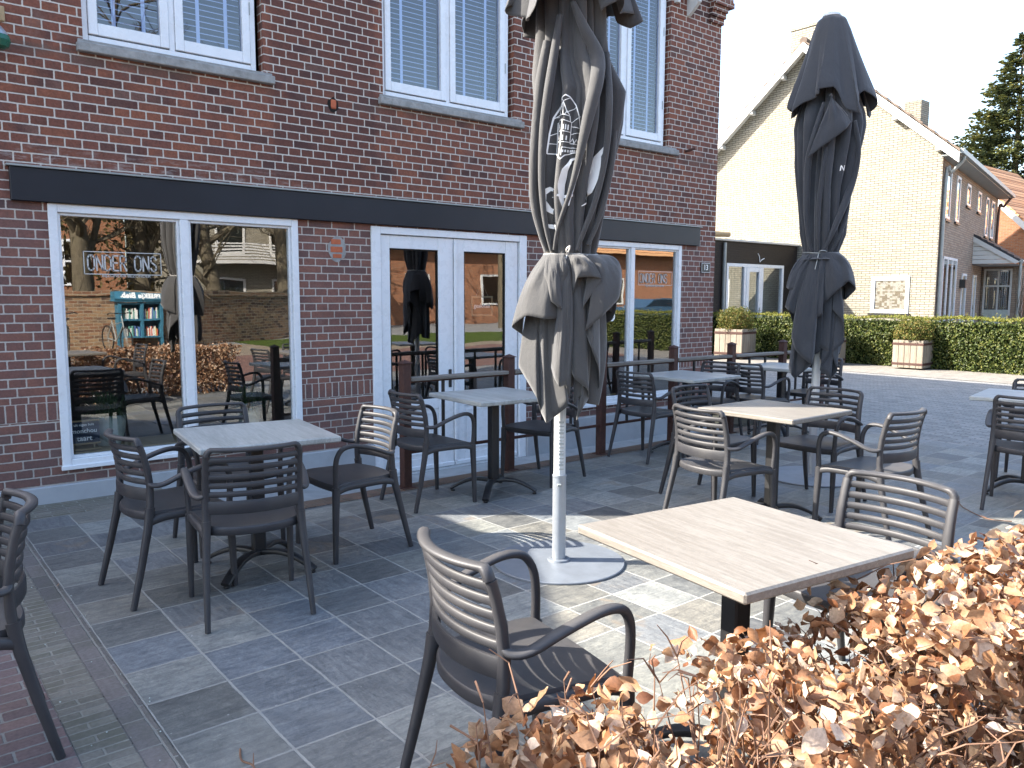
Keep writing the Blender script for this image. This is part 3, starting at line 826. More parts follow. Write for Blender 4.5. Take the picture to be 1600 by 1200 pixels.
def sign_letters(parent,x0,z0,h,wd,ring,y=W+.024):
    b=MB(); M=Matrix(((1,0,0,0),(0,0,1,y),(0,1,0,0),(0,0,0,1)))
    txt='ONDER ONS'; tot=sum(GL[c][1]+.16 for c in txt)-.16; k=wd/tot; x=x0
    for c in txt:
        ls,wc=GL[c]
        strokes(b,[[(x+p[0]*k,z0+p[1]*h) for p in l] for l in ls],.0105,M); x+=(wc+.16)*k
    a,c2,d,e=ring
    strokes(b,[[(a,d),(c2,d)],[(c2,d),(c2,e)],[(c2,e),(a,e)],[(a,e),(a,d)]],.006,M)
    b.build('lettering',m_vinyl,parent)
    text_mesh('BIJZONDER BEZONDER',.028,m_vinyl,parent,TR(x0+wd*.55,y,ring[2]-.012)@FACE,sx=1.15)
sign_letters(w1,1.330,1.685,.110,.475,(1.305,1.840,1.657,1.820))
sign_letters(w3,7.335,1.672,.110,.50,(7.31,7.93,1.645,1.81))
# ------------------------------------------------------------------ chairs
def interp(tab,t):
    if t<=tab[0][0]: return tab[0][1]
    for (a,b) in zip(tab[:-1],tab[1:]):
        if t<=b[0]:
            k=(t-a[0])/(b[0]-a[0]); return a[1]+(b[1]-a[1])*k
    return tab[-1][1]
def smooth_path(pts,n=4):
    """Catmull-Rom through pts"""
    P=[Vector(p) for p in pts]; out=[]
    for i in range(len(P)-1):
        p0=P[max(i-1,0)];p1=P[i];p2=P[i+1];p3=P[min(i+2,len(P)-1)]
        for k in range(n):
            t=k/n
            out.append(.5*((2*p1)+(-p0+p2)*t+(2*p0-5*p1+4*p2-p3)*t*t+(-p0+3*p1-3*p2+p3)*t**3))
    out.append(P[-1]); return out
PXZ=[(0,-.250),(.20,-.200),(.40,-.155),(.50,-.141),(.58,-.138),(.66,-.146),(.74,-.163),(.80,-.181),(.84,-.196)]
PYZ=[(0,.236),(.20,.228),(.44,.214),(.60,.210),(.84,.206)]
def make_chair():
    root=empty('armchair',(0,0,0))
    # seat
    b=MB(); nu,nv=16,14
    def xr(u): return -.188+.060*abs(u)**2.4
    def xf(u): return .243-.014*u*u
    def hw(v): return .195+.045*v**.8
    def top(u,v,e=0,dz=0):
        x=xr(u)*(1-v)+xf(u)*v
        y=u*(hw(v)+e)
        x+= (e if v>.99 else (-e if v<.01 else 0))
        z=.448-.016*(1-(2*v-1)**2)*(1-u*u)-.010*max(0,(v-.75)/.25)**2+.006*(abs(u)**4)
        return (x,y,z+dz)
    V=[];F=[]
    ring=[(i,0) for i in range(nu+1)]+[(nu,j) for j in range(1,nv+1)]+[(i,nv) for i in range(nu-1,-1,-1)]+[(0,j) for j in range(nv-1,0,-1)]
    for j in range(nv+1):
        for i in range(nu+1): V.append(top(2*i/nu-1,j/nv))
    for j in range(nv):
        for i in range(nu):
            a=j*(nu+1)+i; F.append((a,a+nu+1,a+nu+2,a+1))
    F=[f[::-1] for f in F]
    prev=[j*(nu+1)+i for (i,j) in ring]
    for (e,dz) in ((.004,-.003),(.006,-.010),(.006,-.034),(.001,-.040)):
        cur=[]
        for (i,j) in ring:
            p=list(top(2*i/nu-1,j/nv,e,0)); p[2]=min(p[2],.449)+dz; cur.append(len(V)); V.append(tuple(p))
        n=len(ring)
        for k in range(n): F.append((prev[k],prev[(k+1)%n],cur[(k+1)%n],cur[k]))
        prev=cur
    b.add(V,F)
    b.add([V[k] for k in prev],[tuple(range(len(prev)-1,-1,-1))])
    # side rails of the seat
    for s in (-1,1):
        b.sweep(smooth_path([(-.155,.214*s,.405),(-.08,.222*s,.424),(.05,.236*s,.428),(.17,.240*s,.424),(.238,.242*s,.405)],4),(.017,.019),10,ex=2.6)
    b.build('seat',m_chair,root,True,50)
    # backrest
    b=MB()
    def slat(zc,h,flare,bow=.050,t=.0085,yy=None,lean=0):
        n=30; pts=[];rad=[]
        y0=yy or interp(PYZ,zc)
        x0=interp(PXZ,zc)
        for i in range(n+1):
            k=-1+2*i/n
            k=math.copysign(1-(1-abs(k))**1.5,k)
            y=y0*k
            x=x0-bow*(1-k*k)
            dist=y0*(1-abs(k))-.012
            r=flare; hh=h/2
            if dist<r:
                q=max(0,r-max(dist,0))
                hh+=r-sqrt(max(0,r*r-q*q))
            pts.append((x,y,zc)); rad.append((t,hh))
        b.sweep(pts,rad,10,ups=(0,0,1),ex=3.2)
    for zc in (.7655,.7245,.6835,.6425,.6015): slat(zc,.0265,.0072)
    slat(.541,.062,.009,bow=.058,t=.009)
    # top rail with rounded corners
    pts=[];rad=[]
    ytop=.206
    for i in range(25):
        k=-1+2*i/24; y=(ytop-.028)*k
        pts.append((interp(PXZ,.815)-.050*(1-k*k),y,.812)); rad.append((.0105,.0185))
    def corner(s):
        c=[]
        for a in range(1,6):
            an=a/5*pi/2
            c.append((interp(PXZ,.812)+.001*a,s*(ytop-.028+.028*sin(an)),.784+.028*cos(an)))
        return c
    cr=corner(1); cl=corner(-1)
    b.sweep([*reversed(cl),*pts,*cr],[(.0135,.0165)]*5+rad+[(.0135,.0165)]*5,10,ups=(-1,0,.001),ex=2.6)
    for s in (-1,1):
        P=[(interp(PXZ,z),s*(interp(PYZ,z)-.001),z) for z in (.47,.50,.54,.58,.62,.66,.70,.74,.785)]
        b.sweep(P,[(.0195,.0165)]*3+[(.0185,.0155)]*3+[(.017,.0145)]*3,12,ups=(1,0,0),ex=2.5)
    b.build('backrest',m_chair,root,True,50)
    for s in (1,-1):
        b=MB()
        P=smooth_path([(interp(PXZ,z),s*interp(PYZ,z),z) for z in (0,.1,.2,.3,.38,.44,.48)],2)
        b.sweep(P,[(.0125+.009*i/(len(P)-1),.0145+.008*i/(len(P)-1)) for i in range(len(P))],12,ups=(1,0,0),ex=2.5)
        b.build('leg',m_chair,root,True,50)
        b=MB()
        P=smooth_path([(.252,.247*s,0),(.248,.246*s,.15),(.243,.244*s,.30),(.238,.242*s,.43)],3)
        b.sweep(P,[(.0125+.0085*i/(len(P)-1),.0145+.008*i/(len(P)-1)) for i in range(len(P))],12,ups=(1,0,0),ex=2.5)
        b.build('leg',m_chair,root,True,50)
        b=MB()
        P=smooth_path([(-.142,.212*s,.600),(-.128,.232*s,.588),(-.085,.252*s,.594),(.0,.262*s,.628),(.10,.266*s,.657),(.165,.265*s,.662),(.210,.261*s,.645),(.236,.254*s,.600),(.243,.248*s,.53),(.239,.243*s,.43)],4)
        n=len(P)
        rad=[]
        for i in range(n):
            k=i/(n-1)
            rad.append((.0135+.008*sin(pi*min(1,k*1.4)),.0105+.0055*k))
        b.sweep(P,rad,12,ex=2.3)
        b.build('armrest',m_chair,root,True,50)
    return root
CHAIRS=[
 (.175,3.07,178,'charcoal slatted armchair cut off by the left edge, standing on the edge bricks',None),
 (1.155,4.245,5,'charcoal armchair at the left end of the grey table under the large shop window','A'),
 (1.395,3.705,79,'charcoal armchair with its back to the viewer, in front of the left grey table','A'),
 (1.68,4.83,-88,'charcoal armchair between the left grey table and the large shop window','A'),
 (2.24,4.24,180,'charcoal armchair right of the left grey table, its top slats in bright sun','A'),
 (3.16,4.85,0,'dark armchair left of the table by the double doors, beside the first rusty post','B'),
 (4.335,4.875,193,'dark armchair right of the table by the double doors, half hidden behind the furled parasol','B'),
 (5.65,4.93,1,'dark armchair by the railing, left of the table before the right shop window','C'),
 (6.80,5.05,188,'dark armchair right of the table before the right shop window, back to back with another','C'),
 (7.28,4.86,-3,'dark armchair pushed in at the left of the farthest table by the railing','C'),
 (8.30,4.75,185,'dark armchair at the far side of the farthest table, behind the right parasol','C'),
 (4.91,3.67,-90,'dark armchair behind the sunlit centre table, mostly hidden by a sunlit chair back','D'),
 (4.17,3.04,-7,'armchair with a brightly sunlit curved back, left of the centre table','D'),
 (5.44,3.06,180,'dark armchair right of the centre table, in front of the right parasol base','D'),
 (4.89,2.37,87,'armchair seen from the side, on the near side of the centre table','D'),
 (1.40,1.72,-9,'sunlit armchair in the foreground, left of the pale wooden table by the brown hedge','E'),
 (2.81,1.37,176,'sunlit armchair behind the pale foreground table, its wide slatted back facing the viewer','E'),
 (6.39,2.00,12,'dark armchair near the right edge with its back to the viewer','F'),
 (7.42,2.27,192,'dark armchair beyond the table at the far right edge','F'),
]
ch0=make_chair()
for i,(x,y,a,lb,g) in enumerate(CHAIRS):
    o=ch0 if i==0 else copy_tree(ch0)
    o.location=(x,y,.003); o.rotation_euler=(0,0,radians(a))
    tag(o,lb,'armchair','slatted resin armchairs on the terrace')

# ------------------------------------------------------------------ tables
def make_table(topm,S=.715):
    root=empty('cafe_table',(0,0,0))
    b=MB(); b.bbox(-S/2,S/2,-S/2,S/2,.728,.760,.006); b.build('tabletop',topm,root)
    b=MB(); b.bbox(-.034,.034,-.034,.034,.085,.725,.006)
    b.bbox(-.15,.15,-.022,.022,.706,.727,.003); b.bbox(-.022,.022,-.15,-.0345,.706,.727,.003); b.bbox(-.022,.022,.0345,.15,.706,.727,.003)
    b.build('pedestal',m_black,root)
    for k in range(4):
        a=pi/4+k*pi/2; M=RZ(a)
        P=[];R=[]
        for i in range(11):
            t=i/10
            r=.018+.315*t
            z=.092+.022*sin(pi*min(1,t*1.5)*.6)-.092*t**2.4
            P.append(M@Vector((r,0,max(z,.016)))); R.append((.030-.004*t,.016-.004*t))
        b=MB(); b.sweep(P,R,10,ups=(0,0,1),ex=3.2)
        b.lathe([(.016,0),(.018,.004),(.016,.012)],12,tuple(M@Vector((.318,0,0))))
        b.build('leg',m_black,root,True,40)
    return root
TABLES=[
 (1.63,4.20,-7,'g','pale grey table with four armchairs under the large left shop window'),
 (3.70,4.75,-3,'g','grey table standing at the railing in front of the white double doors'),
 (2.075,1.425,-8,'w','large pale wood table in the sunny foreground beside the brown hedge'),
 (4.69,2.975,0,'w','square table half in the sun in the middle of the terrace, before the right parasol'),
 (6.10,4.82,0,'g','grey table at the railing below the right shop window'),
 (7.74,4.84,0,'g','farthest grey table, at the railing past the building corner'),
 (6.88,2.16,10,'g','grey table cut by the right edge, between two dark armchairs'),
]
tg=make_table(m_tableg); tw=make_table(m_table); used=set()
for (x,y,a,k,lb) in TABLES:
    src=tg if k=='g' else tw
    o=src if k not in used else copy_tree(src)
    used.add(k)
    o.location=(x,y,.003); o.rotation_euler=(0,0,radians(a)); tag(o,lb,'table','square terrace tables')

# ------------------------------------------------------------------ railing
rl=empty('railing',(3.256,5.30,0)); tag(rl,'railing of rusty square posts with a weathered wooden top rail','railing')
PO=[3.256,4.30,5.43,6.48,7.43,8.36,9.15]
RY=[5.30,5.30,5.30,5.30,5.27,5.22,5.18]
def loc(x): return x-3.256
for x,y in zip(PO,RY):
    b=MB(); X=loc(x); Y=y-5.30
    b.bbox(X-.036,X+.036,Y-.036,Y+.036,0,.985,.004)
    b.add([(X-.05,Y-.05,.986),(X+.05,Y-.05,.986),(X+.05,Y+.05,.986),(X-.05,Y+.05,.986),(X,Y,1.012)],[(0,1,4),(1,2,4),(2,3,4),(3,0,4),(3,2,1,0)])
    b.bbox(X-.06,X+.06,Y-.06,Y+.06,.003,.011,.002)
    b.build('post',m_rust,rl)
for i in range(len(PO)-1):
    xa,xb=loc(PO[i])+.038,loc(PO[i+1])-.038
    ya,yb=RY[i]-5.30,RY[i+1]-5.30
    ang=atan2(yb-ya,xb-xa); L=sqrt((xb-xa)**2+(yb-ya)**2)
    M=TR(xa,ya)@RZ(ang)
    b=MB(); b.bbox(0,L,-.045,.045,.842,.872,.004,M=M); o=b.build('top_rail',m_rail,rl)
    b=MB(); b.bbox(0,L,-.012,.012,.268,.292,.003,M=M); b.build('lower_bar',m_rust,rl)
    b=MB(); b.bbox(0,L,-.016,.016,.828,.8415,.002,M=M); b.build('rail_support',m_rust,rl)
    for t in (.33,.66):
        b=MB(); b.bbox(L*t-.011,L*t+.011,-.011,.011,.2925,.8275,.002,M=M); b.build('baluster',m_black,rl)

# ------------------------------------------------------------------ parasols
def fabric(name,c0,c1,inner):
    nb=NB(name); P=nb.pos(True)
    n=nb.noise(P,3,4,.6)
    w=nb.noise(P,260,2,.5)
    c=nb.mix(n,c0,c1)
    c=nb.mix(1,c,nb.ramp(w,[(.3,(.86,.86,.86)),(.7,(1.1,1.1,1.1))]),'MULTIPLY')
    st=nb.M('MULTIPLY',nb.step(nb.noise(nb.scale(P,(1,1,.35)),6,5,.7,1.),.55,.75),.3)
    c=nb.mix(st,c,tuple(min(1,x*1.9) for x in c1))
    wr=nb.noise(nb.scale(P,(1,1,.5)),14,4,.6,.8)
    bm=nb.bump(nb.M('ADD',nb.M('MULTIPLY',w,.12),wr),.55,.010)
    return nb.bsdf(c,.82,.25,normal=bm,sheen=.3,trans=.05)
m_fab=fabric('parasol canvas',(.050,.051,.054),(.080,.078,.075),None)
m_fab2=fabric('dark parasol canvas',(.034,.039,.047),(.046,.051,.059),None)
m_cord=plain('pale cord',(.55,.53,.49),.8,.2,var=.2,scale=60)

def furled(root,cx,cy,tilt,sil,sil_skirt,zt,zb,mat,seed,tie_z,folds,layers,vis_front,valance=None,body_name='canopy'):
    """folded parasol cloth.  Local frame: +X is to the right and -Y towards the terrace side the parasol faces"""
    rng=random.Random(seed)
    ctr=lambda z: interp([(a,b) for (a,b,c) in sil],z)
    hwd=lambda z: interp([(a,c) for (a,b,c) in sil],z)
    def body(th,z,off=0.0):
        h=hwd(z); c=ctr(z)
        g=0; ridge=0
        k=(z-zb)/(zt-zb)
        for (a0,a1,w0,w1,dp) in folds:
            a=a0+(a1-a0)*k; w=w0+(w1-w0)*k
            dd=(th-a+pi)%(2*pi)-pi
            g+=dp*exp(-abs(dd/w)**1.25)
        endf=1-.45*exp(-((z-zb)/.10)**2)
        r=1-g*endf
        r+=.018*sin(5*th+z*7+seed)+.012*sin(11*th-z*13)+.02*mnoise.noise(Vector((cos(th)*1.6,sin(th)*1.6,z*2.2+seed)))
        r=max(r,.28)
        x=c+(h*r+off)*cos(th); y=(h*.92*r+off)*sin(th)
        return (x,y,z)
    NZ=110; NT=300
    b=MB()
    b.grid(lambda u,v:body(2*pi*u,zb+(zt-zb)*v),NT,NZ,closed=True)
    can=b.build(body_name,mat,root,True,60)
    # lower skirt layers
    rt=hwd(tie_z)
    for (R,hem,pl,om,ph,sq,cen) in layers:
        b=MB()
        def sk(u,v):
            th=2*pi*u
            zh=interp(hem,(u*360)%360)
            t=v
            z=tie_z+ (zh-tie_z)*t
            ease=1-(1-min(1,t*1.5))**2.2
            fold=0;tsh=0
            Rr=interp(R,(u*360)%360)
            for (n,amp,p) in pl:
                fold+=amp*sin(n*th+p); tsh+=om*sin(2*(n*th+p))/n
            rr=rt*.96+(Rr-rt*.96)*ease
            rr*=1+fold*(.25+.75*t)
            if t>.75: rr*=1-.10*((t-.75)/.25)**2
            th2=th+tsh*t+ph
            return (ctr(tie_z)+cen[0]*t+rr*cos(th2),cen[1]*t+rr*.9*sin(th2),z)
        b.grid(sk,360,46,closed=True)
        o=b.build('skirt',mat,can,True,60)
        o.data.materials[0]=mat
        md=o.modifiers.new('thick','SOLIDIFY'); md.thickness=.003; md.offset=-1
    if valance:
        zt2,zb2,vr,hem,pl,om=valance
        b=MB()
        def va(u,v):
            th=2*pi*u; zh=zb2+interp(hem,(u*360)%360)
            z=zt2+(zh-zt2)*v
            r=interp(vr,zt2+(zb2-zt2)*v)
            fold=0;ts=0
            for (n,amp,p) in pl:
                fold+=amp*sin(n*th+p); ts+=om*sin(2*(n*th+p))/n
            rr=r*(1+fold*min(1,v**1.4*1.3))
            return (ctr(zb2)*v+rr*cos(th+ts*v),rr*.9*sin(th+ts*v),z)
        b.grid(va,360,50,closed=True)
        o=b.build('top_flap',mat,can,True,60)
        md=o.modifiers.new('thick','SOLIDIFY'); md.thickness=.003; md.offset=-1
    # cord
    b=MB(); P=[]
    for i in range(61):
        th=2*pi*i/60; P.append((ctr(tie_z)+rt*.985*cos(th),rt*.93*sin(th),tie_z+.006*sin(2*th+1)))
    b.sweep(P,.0055,8,caps=False)
    return can,body,b,rt,ctr,hwd

def panel(b,top,hem,bulge=(0,0,0),nu=48,nv=20,wr=0.0,seed=0):
    T=smooth_path(top,8); H=[]
    for (p,q) in zip(hem[:-1],hem[1:]):
        p=Vector(p);q=Vector(q)
        for k in range(8): H.append(p.lerp(q,k/8))
    H.append(Vector(hem[-1]))
    # soften the fold corners a little
    for _ in range(2): H=[H[0]]+[(H[i-1]+H[i]*2+H[i+1])/4 for i in range(1,len(H)-1)]+[H[-1]]
    def at(C,u):
        x=u*(len(C)-1); i=min(int(x),len(C)-2); return C[i].lerp(C[i+1],x-i)
    B=Vector(bulge)
    def fn(u,v):
        a=at(T,u); c=at(H,u); m=(a+c)/2+B
        out=Vector((m.x,m.y,0)); 
        if out.length>1e-3: m=m+out.normalized()*.018
        p=a*(1-v)**2+m*2*v*(1-v)+c*v*v
        if wr: p=p+Vector((0,-1,0))*wr*mnoise.noise(Vector((u*5+seed,v*2.5,seed)))*sin(pi*v)
        q=Vector((u*22+seed,v*6,seed)); p=p+Vector((mnoise.noise(q),mnoise.noise(q+Vector((9,0,0))),0))*.0035*sin(pi*min(1,v*1.2))
        return tuple(p)
    b.grid(fn,nu if len(hem)<6 else nu*2,nv)
def ridge(b,ctr,hwd,pts):
    """rolled fold running over the cloth; pts = (x, z, half width)"""
    P=[];R=[]
    for (x,z,w) in pts:
        h=hwd(z); c=ctr(z); d=h*h-(x-c)**2
        y=-.92*sqrt(max(d,.0004))
        P.append(Vector((x,y*.93,z)))
        R.append(w)
    PP=smooth_path(P,6); n=len(PP); RR=[]
    for i in range(n):
        t=i/(n-1)*(len(R)-1); k=min(int(t),len(R)-2); w=R[k]+(R[k+1]-R[k])*(t-k)
        RR.append((w,min(w*.95,.030)))
    b.sweep(PP,RR,16,ups=(0,-1,.01),ex=1.8,caps=True)
def surf_mark(body,lines,wd,cth,cz,mat,parent,name,off=.004):
    """white printed line work laid on the cloth; lines hold points (x right in m, z up in m) and a width"""
    b=MB()
    for ln in lines:
        w=wd
        if isinstance(ln,tuple): ln,w=ln
        pts=[]
        for (p,q) in zip(ln[:-1],ln[1:]):
            n=max(1,int(sqrt((q[0]-p[0])**2+(q[1]-p[1])**2)/.006))
            for k in range(n): pts.append((p[0]+(q[0]-p[0])*k/n,p[1]+(q[1]-p[1])*k/n))
        pts.append(ln[-1])
        N=len(pts); L=[];Rr=[]
        for i in range(N):
            a=pts[max(i-1,0)];c=pts[min(i+1,N-1)]
            dx,dz=c[0]-a[0],c[1]-a[1]; l=sqrt(dx*dx+dz*dz) or 1
            ww=w if not isinstance(w,(list,tuple)) else w[0]+(w[1]-w[0])*i/(N-1)+ (w[2]*sin(pi*i/(N-1)) if len(w)>2 else 0)
            nx,nz=-dz/l*ww/2,dx/l*ww/2
            L.append((pts[i][0]+nx,pts[i][1]+nz)); Rr.append((pts[i][0]-nx,pts[i][1]-nz))
        def mp(p):
            z=cz+p[1]
            th=cth+p[0]/.20
            return body(th,z,off)
        V=[mp(p) for p in L]+[mp(p) for p in Rr]
        F=[(i,i+1,N+i+1,N+i) for i in range(N-1)]
        b.add(V,F)
    return b.build(name,mat,parent)

def pole(root,r0,z0,z1,r1,z2,base_r,hexa=True):
    b=MB(); b.lathe([(base_r,0),(base_r,.008),(base_r-.004,.011),(.06,.012)],64,caps=True); b.lathe([(.065,.012),(.062,.022),(r0+.004,.026)],32,caps=False)
    b.build('base_plate',m_plate,root,True,30)
    b=MB(); b.lathe([(r0+.001,.02),(r0+.001,z0-.012),(r0+.003,z0-.010),(r0+.003,z0),(r1,z0)],32)
    lo=b.build('base_tube',m_galv,root,True,30)
    b=MB(); b.bbox(-.012,.012,-r0-.012,-r0+.004,z0-.06,z0-.045,.003); b.build('bolt',m_zinc,lo)
    b=MB(); b.lathe([(r1,z0-.01),(r1,z2)],12 if hexa else 24)
    return b.build('pole',m_bone,root,True,20)

# near parasol
F1=(2.99,3.235); head=atan2(F1[1],F1[0])
pr=empty('furled_parasol',(F1[0],F1[1],.004),head-pi/2)
tag(pr,'furled grey parasol with a white church emblem, tied with a pale cord','parasol','furled parasols on the terrace')
sil1=[(1.66,.052,.17),(1.715,.050,.146),(1.76,.050,.158),(1.80,.048,.172),(1.89,.043,.196),(2.0,.046,.217),(2.06,.050,.229),(2.18,.062,.243),(2.30,.075,.252),(2.42,.085,.262),(2.56,.092,.266),(2.64,.07,.245),(2.73,.050,.215),(2.85,.045,.20),(2.95,.043,.20),(3.1,.04,.19),(3.4,.02,.15),(3.6,.0,.12)]
# folds: angle low, angle high, width low, width high, depth  (-90 deg faces the viewer)
D=radians
folds1=[(D(-128),D(-118),.16,.20,.34),(D(-102),D(-95),.10,.20,.20),(D(-80),D(-96),.11,.30,.30),(D(-58),D(-52),.12,.16,.42),(D(-34),D(-40),.10,.11,.34),(D(-150),D(-150),.10,.10,.20),(D(-8),D(-2),.16,.22,.30),
 (D(30),D(25),.2,.2,.3),(D(65),D(70),.2,.2,.35),(D(105),D(100),.2,.2,.3),(D(150),D(145),.2,.2,.35),(D(180),D(178),.12,.12,.18)]
layers1=[
 ([(0,.17),(90,.17),(180,.15),(220,.14),(270,.125),(300,.13),(330,.15),(360,.17)],
  [(0,1.12),(20,1.0),(60,.95),(90,1.02),(120,.9),(165,1.0),(185,1.08),(205,.98),(230,1.0),(250,.92),(270,1.02),(290,.92),(305,1.0),(320,.98),(335,.92),(350,.9),(360,1.12)],
  [(7,.20,2.0),(4,.10,.4)],.60,0,1,(.0,.02)),
 ([(0,.21),(40,.24),(90,.22),(130,.25),(170,.20),(185,.12),(270,.10),(350,.12),(360,.21)],
  [(0,1.42),(30,1.3),(60,1.42),(90,1.25),(120,1.38),(150,1.3),(180,1.36),(190,1.5),(270,1.58),(350,1.5),(360,1.42)],
  [(9,.16,.6),(5,.07,1.)],.55,0,1,(-.0,0.01)),
]
can1,body1,cordb,rt,ctr1,hw1=furled(pr,*F1,0,sil1,None,3.6,1.66,m_fab,3,1.718,folds1,layers1,None,
   valance=(3.75,3.02,[(3.02,.31),(3.2,.25),(3.5,.14),(3.75,.05)],[(0,-.03),(20,-.10),(45,.02),(90,-.05),(130,-.1),(175,.0),(200,-.07),(225,-.13),(245,-.03),(262,.06),(290,.05),(305,-.09),(325,-.02),(345,-.06),(360,-.03)],[(8,.20,.4),(3,.05,1)],.5))
# hanging corners of the near parasol below the cord
ZT=1.722
def cloth(parent,mat,panels,name='drape'):
    for k,(top,hem,bl) in enumerate(panels):
        b=MB(); panel(b,[(*p,ZTT) for p in top],hem,bl,seed=k*3.1,wr=.022)
        o=b.build(name,mat,parent,True,60)
        md=o.modifiers.new('thick','SOLIDIFY'); md.thickness=.003; md.offset=0
ZTT=1.722
cloth(can1,m_fab,[
 ([(-.09,.03),(-.10,-.02),(-.06,-.09),(.0,-.13)],[(-.19,.10,1.25),(-.236,-.02,1.122),(-.175,-.08,1.03),(-.123,-.12,.946),(-.105,-.08,.87),(-.073,-.13,.812),(-.035,-.09,.84),(.045,-.15,.915),(.034,-.09,1.025),(-.027,-.15,1.096),(.0,-.10,1.20)],(-.02,-.01,.03)),
 ([(.04,-.125),(.10,-.115),(.15,-.07)],[(.045,-.09,1.122),(.075,-.15,1.06),(.15,-.13,1.0),(.155,-.08,.946),(.118,-.11,.893),(.09,-.05,.815),(.10,.02,.87)],(.0,-.01,.02)),
 ([(.12,-.10),(.17,-.04),(.18,.05)],[(.130,-.10,1.316),(.165,-.16,1.22),(.205,-.11,1.12),(.215,-.03,1.0),(.17,.0,.945),(.11,.06,.95)],(.01,0,.02)),
 ([(-.10,.01),(-.085,-.08),(-.03,-.13),(.01,-.14)],[(-.215,.05,1.285),(-.273,-.06,1.333),(-.185,-.16,1.398),(-.08,-.21,1.378),(.004,-.14,1.385)],(-.025,-.02,.05)),
 ([(-.01,-.137),(.02,-.145),(.05,-.135)],[(-.05,-.13,1.12),(-.03,-.185,1.06),(-.005,-.195,1.02),(.03,-.16,1.03),(.05,-.11,.95)],(.02,-.035,.04)),
 ([(-.075,-.105),(-.035,-.14),(.01,-.146)],[(-.085,-.16,1.49),(-.05,-.205,1.47),(.0,-.20,1.43),(.02,-.15,1.47),(.045,-.15,1.62)],(-.01,-.03,.04)),
 ([(.09,-.125),(.16,-.08),(.195,.0),(.18,.07)],[(.128,-.15,1.316),(.215,-.18,1.395),(.305,-.11,1.485),(.325,.0,1.55),(.25,.12,1.46)],(.075,-.02,.11)),
 ([(.035,-.142),(.09,-.138),(.14,-.105)],[(.06,-.14,1.50),(.082,-.195,1.597),(.16,-.19,1.60),(.218,-.165,1.588),(.123,-.16,1.455),(.10,-.11,1.40)],(.01,-.03,.03)),
])
b=MB()
ridge(b,ctr1,hw1,[(.045,2.98,.012),(.10,2.86,.026),(.17,2.72,.038),(.168,2.58,.036),(.127,2.40,.030),(.083,2.2,.019),(.042,2.04,.013),(-.02,1.86,.009),(-.04,1.745,.008)])
ridge(b,ctr1,hw1,[(-.085,2.80,.02),(-.115,2.62,.026),(-.135,2.4,.028),(-.150,2.2,.026),(-.150,2.0,.022),(-.115,1.84,.016),(-.08,1.74,.01)])
ridge(b,ctr1,hw1,[(-.02,2.92,.014),(-.045,2.75,.022),(-.075,2.55,.024),(-.100,2.35,.022),(-.108,2.1,.018),(-.09,1.9,.014),(-.055,1.74,.009)])
ridge(b,ctr1,hw1,[(.225,2.75,.012),(.235,2.5,.018),(.225,2.25,.016),(.18,2.02,.015),(.12,1.85,.013),(.08,1.74,.01)])
ridge(b,ctr1,hw1,[(.27,2.35,.010),(.25,2.15,.016),(.20,1.93,.016),(.14,1.77,.010)])
b.build('rolled_fold',m_fab,can1,True,70)
# knot and loose ends
cordb.sweep(smooth_path([(ctr1(1.72)-.02,-rt*.93-.004,1.722),(ctr1(1.72)-.025,-rt*.95-.018,1.745),(ctr1(1.72)-.005,-rt*.96-.015,1.76),(ctr1(1.72)-.018,-rt*.93-.005,1.724)],4),.004,6)
cordb.sweep(smooth_path([(ctr1(1.72)-.02,-rt*.93-.004,1.718),(ctr1(1.72)-.03,-rt*.97-.018,1.69),(ctr1(1.72)-.04,-rt-.03,1.63)],4),.0035,6)
cordb.build('cord',m_cord,can1,True,60)
pole(pr,.037,.505,1.0,.033,3.7,.372)
b=MB()
for k in range(14): b.box(-.006,.022,-.0345,-.0335,.80-.02*k,.806-.02*k+.006*(k%3==0))
b.build('printed_scale',plain('grey print',(.25,.27,.27),.6,.3),pr)
# emblem: arched window frame with church tower
E=[]
arch=[(-.092,-.135),(-.086,-.05),(-.075,.03),(-.055,.085),(-.02,.125),(.0,.135),(.02,.125),(.055,.085),(.078,.03),(.092,-.03),(.10,-.09)]
E.append((arch,.0055))
base=[(-.092,-.150),(-.05,-.150),(-.02,-.165),(.0,-.185),(.02,-.165),(.05,-.155),(.095,-.150)]
E.append((base,.005)); E.append(([(-.092,-.135),(-.092,-.15)],.005)); E.append(([(.10,-.09),(.098,-.15)],.005))
for l in ([(-.06,-.15),(-.06,.005)],[(-.012,-.165),(-.012,.012)],[(.036,-.10),(.036,.0)],[(-.06,.005),(-.012,.014),(.036,.0)],[(-.06,-.045),(-.012,-.042),(.036,-.05)],[(-.06,-.095),(-.012,-.097),(.036,-.10)],
          [(-.052,.008),(-.046,.035),(-.012,.040),(.026,.03),(.030,.004)],[(-.046,.035),(-.036,.055),(-.024,.040)],[(.0,.038),(.012,.055),(.024,.034)],[(-.034,.045),(-.010,.105),(.014,.045)],[(-.010,.105),(-.010,.04)],
          [(-.078,.02),(-.040,.060),(-.010,.105),(.02,.118)],[(-.010,.105),(-.028,.125)],[(.014,.05),(.06,.078)],[(.036,.0),(.088,.03)],[(.036,-.02),(.092,-.03)],[(.036,-.06),(.098,-.05)],[(-.075,.03),(-.046,.035)],[(-.084,-.06),(-.06,-.045)],[(-.088,-.1),(-.06,-.1)],
          [(.036,-.105),(.095,-.112)],[(.0,-.125),(.095,-.13)],[(.0,-.125),(.0,-.165)],[(.036,-.1),(.05,-.08),(.062,-.105),(.075,-.085),(.088,-.108)]):
    E.append((l,.0032))
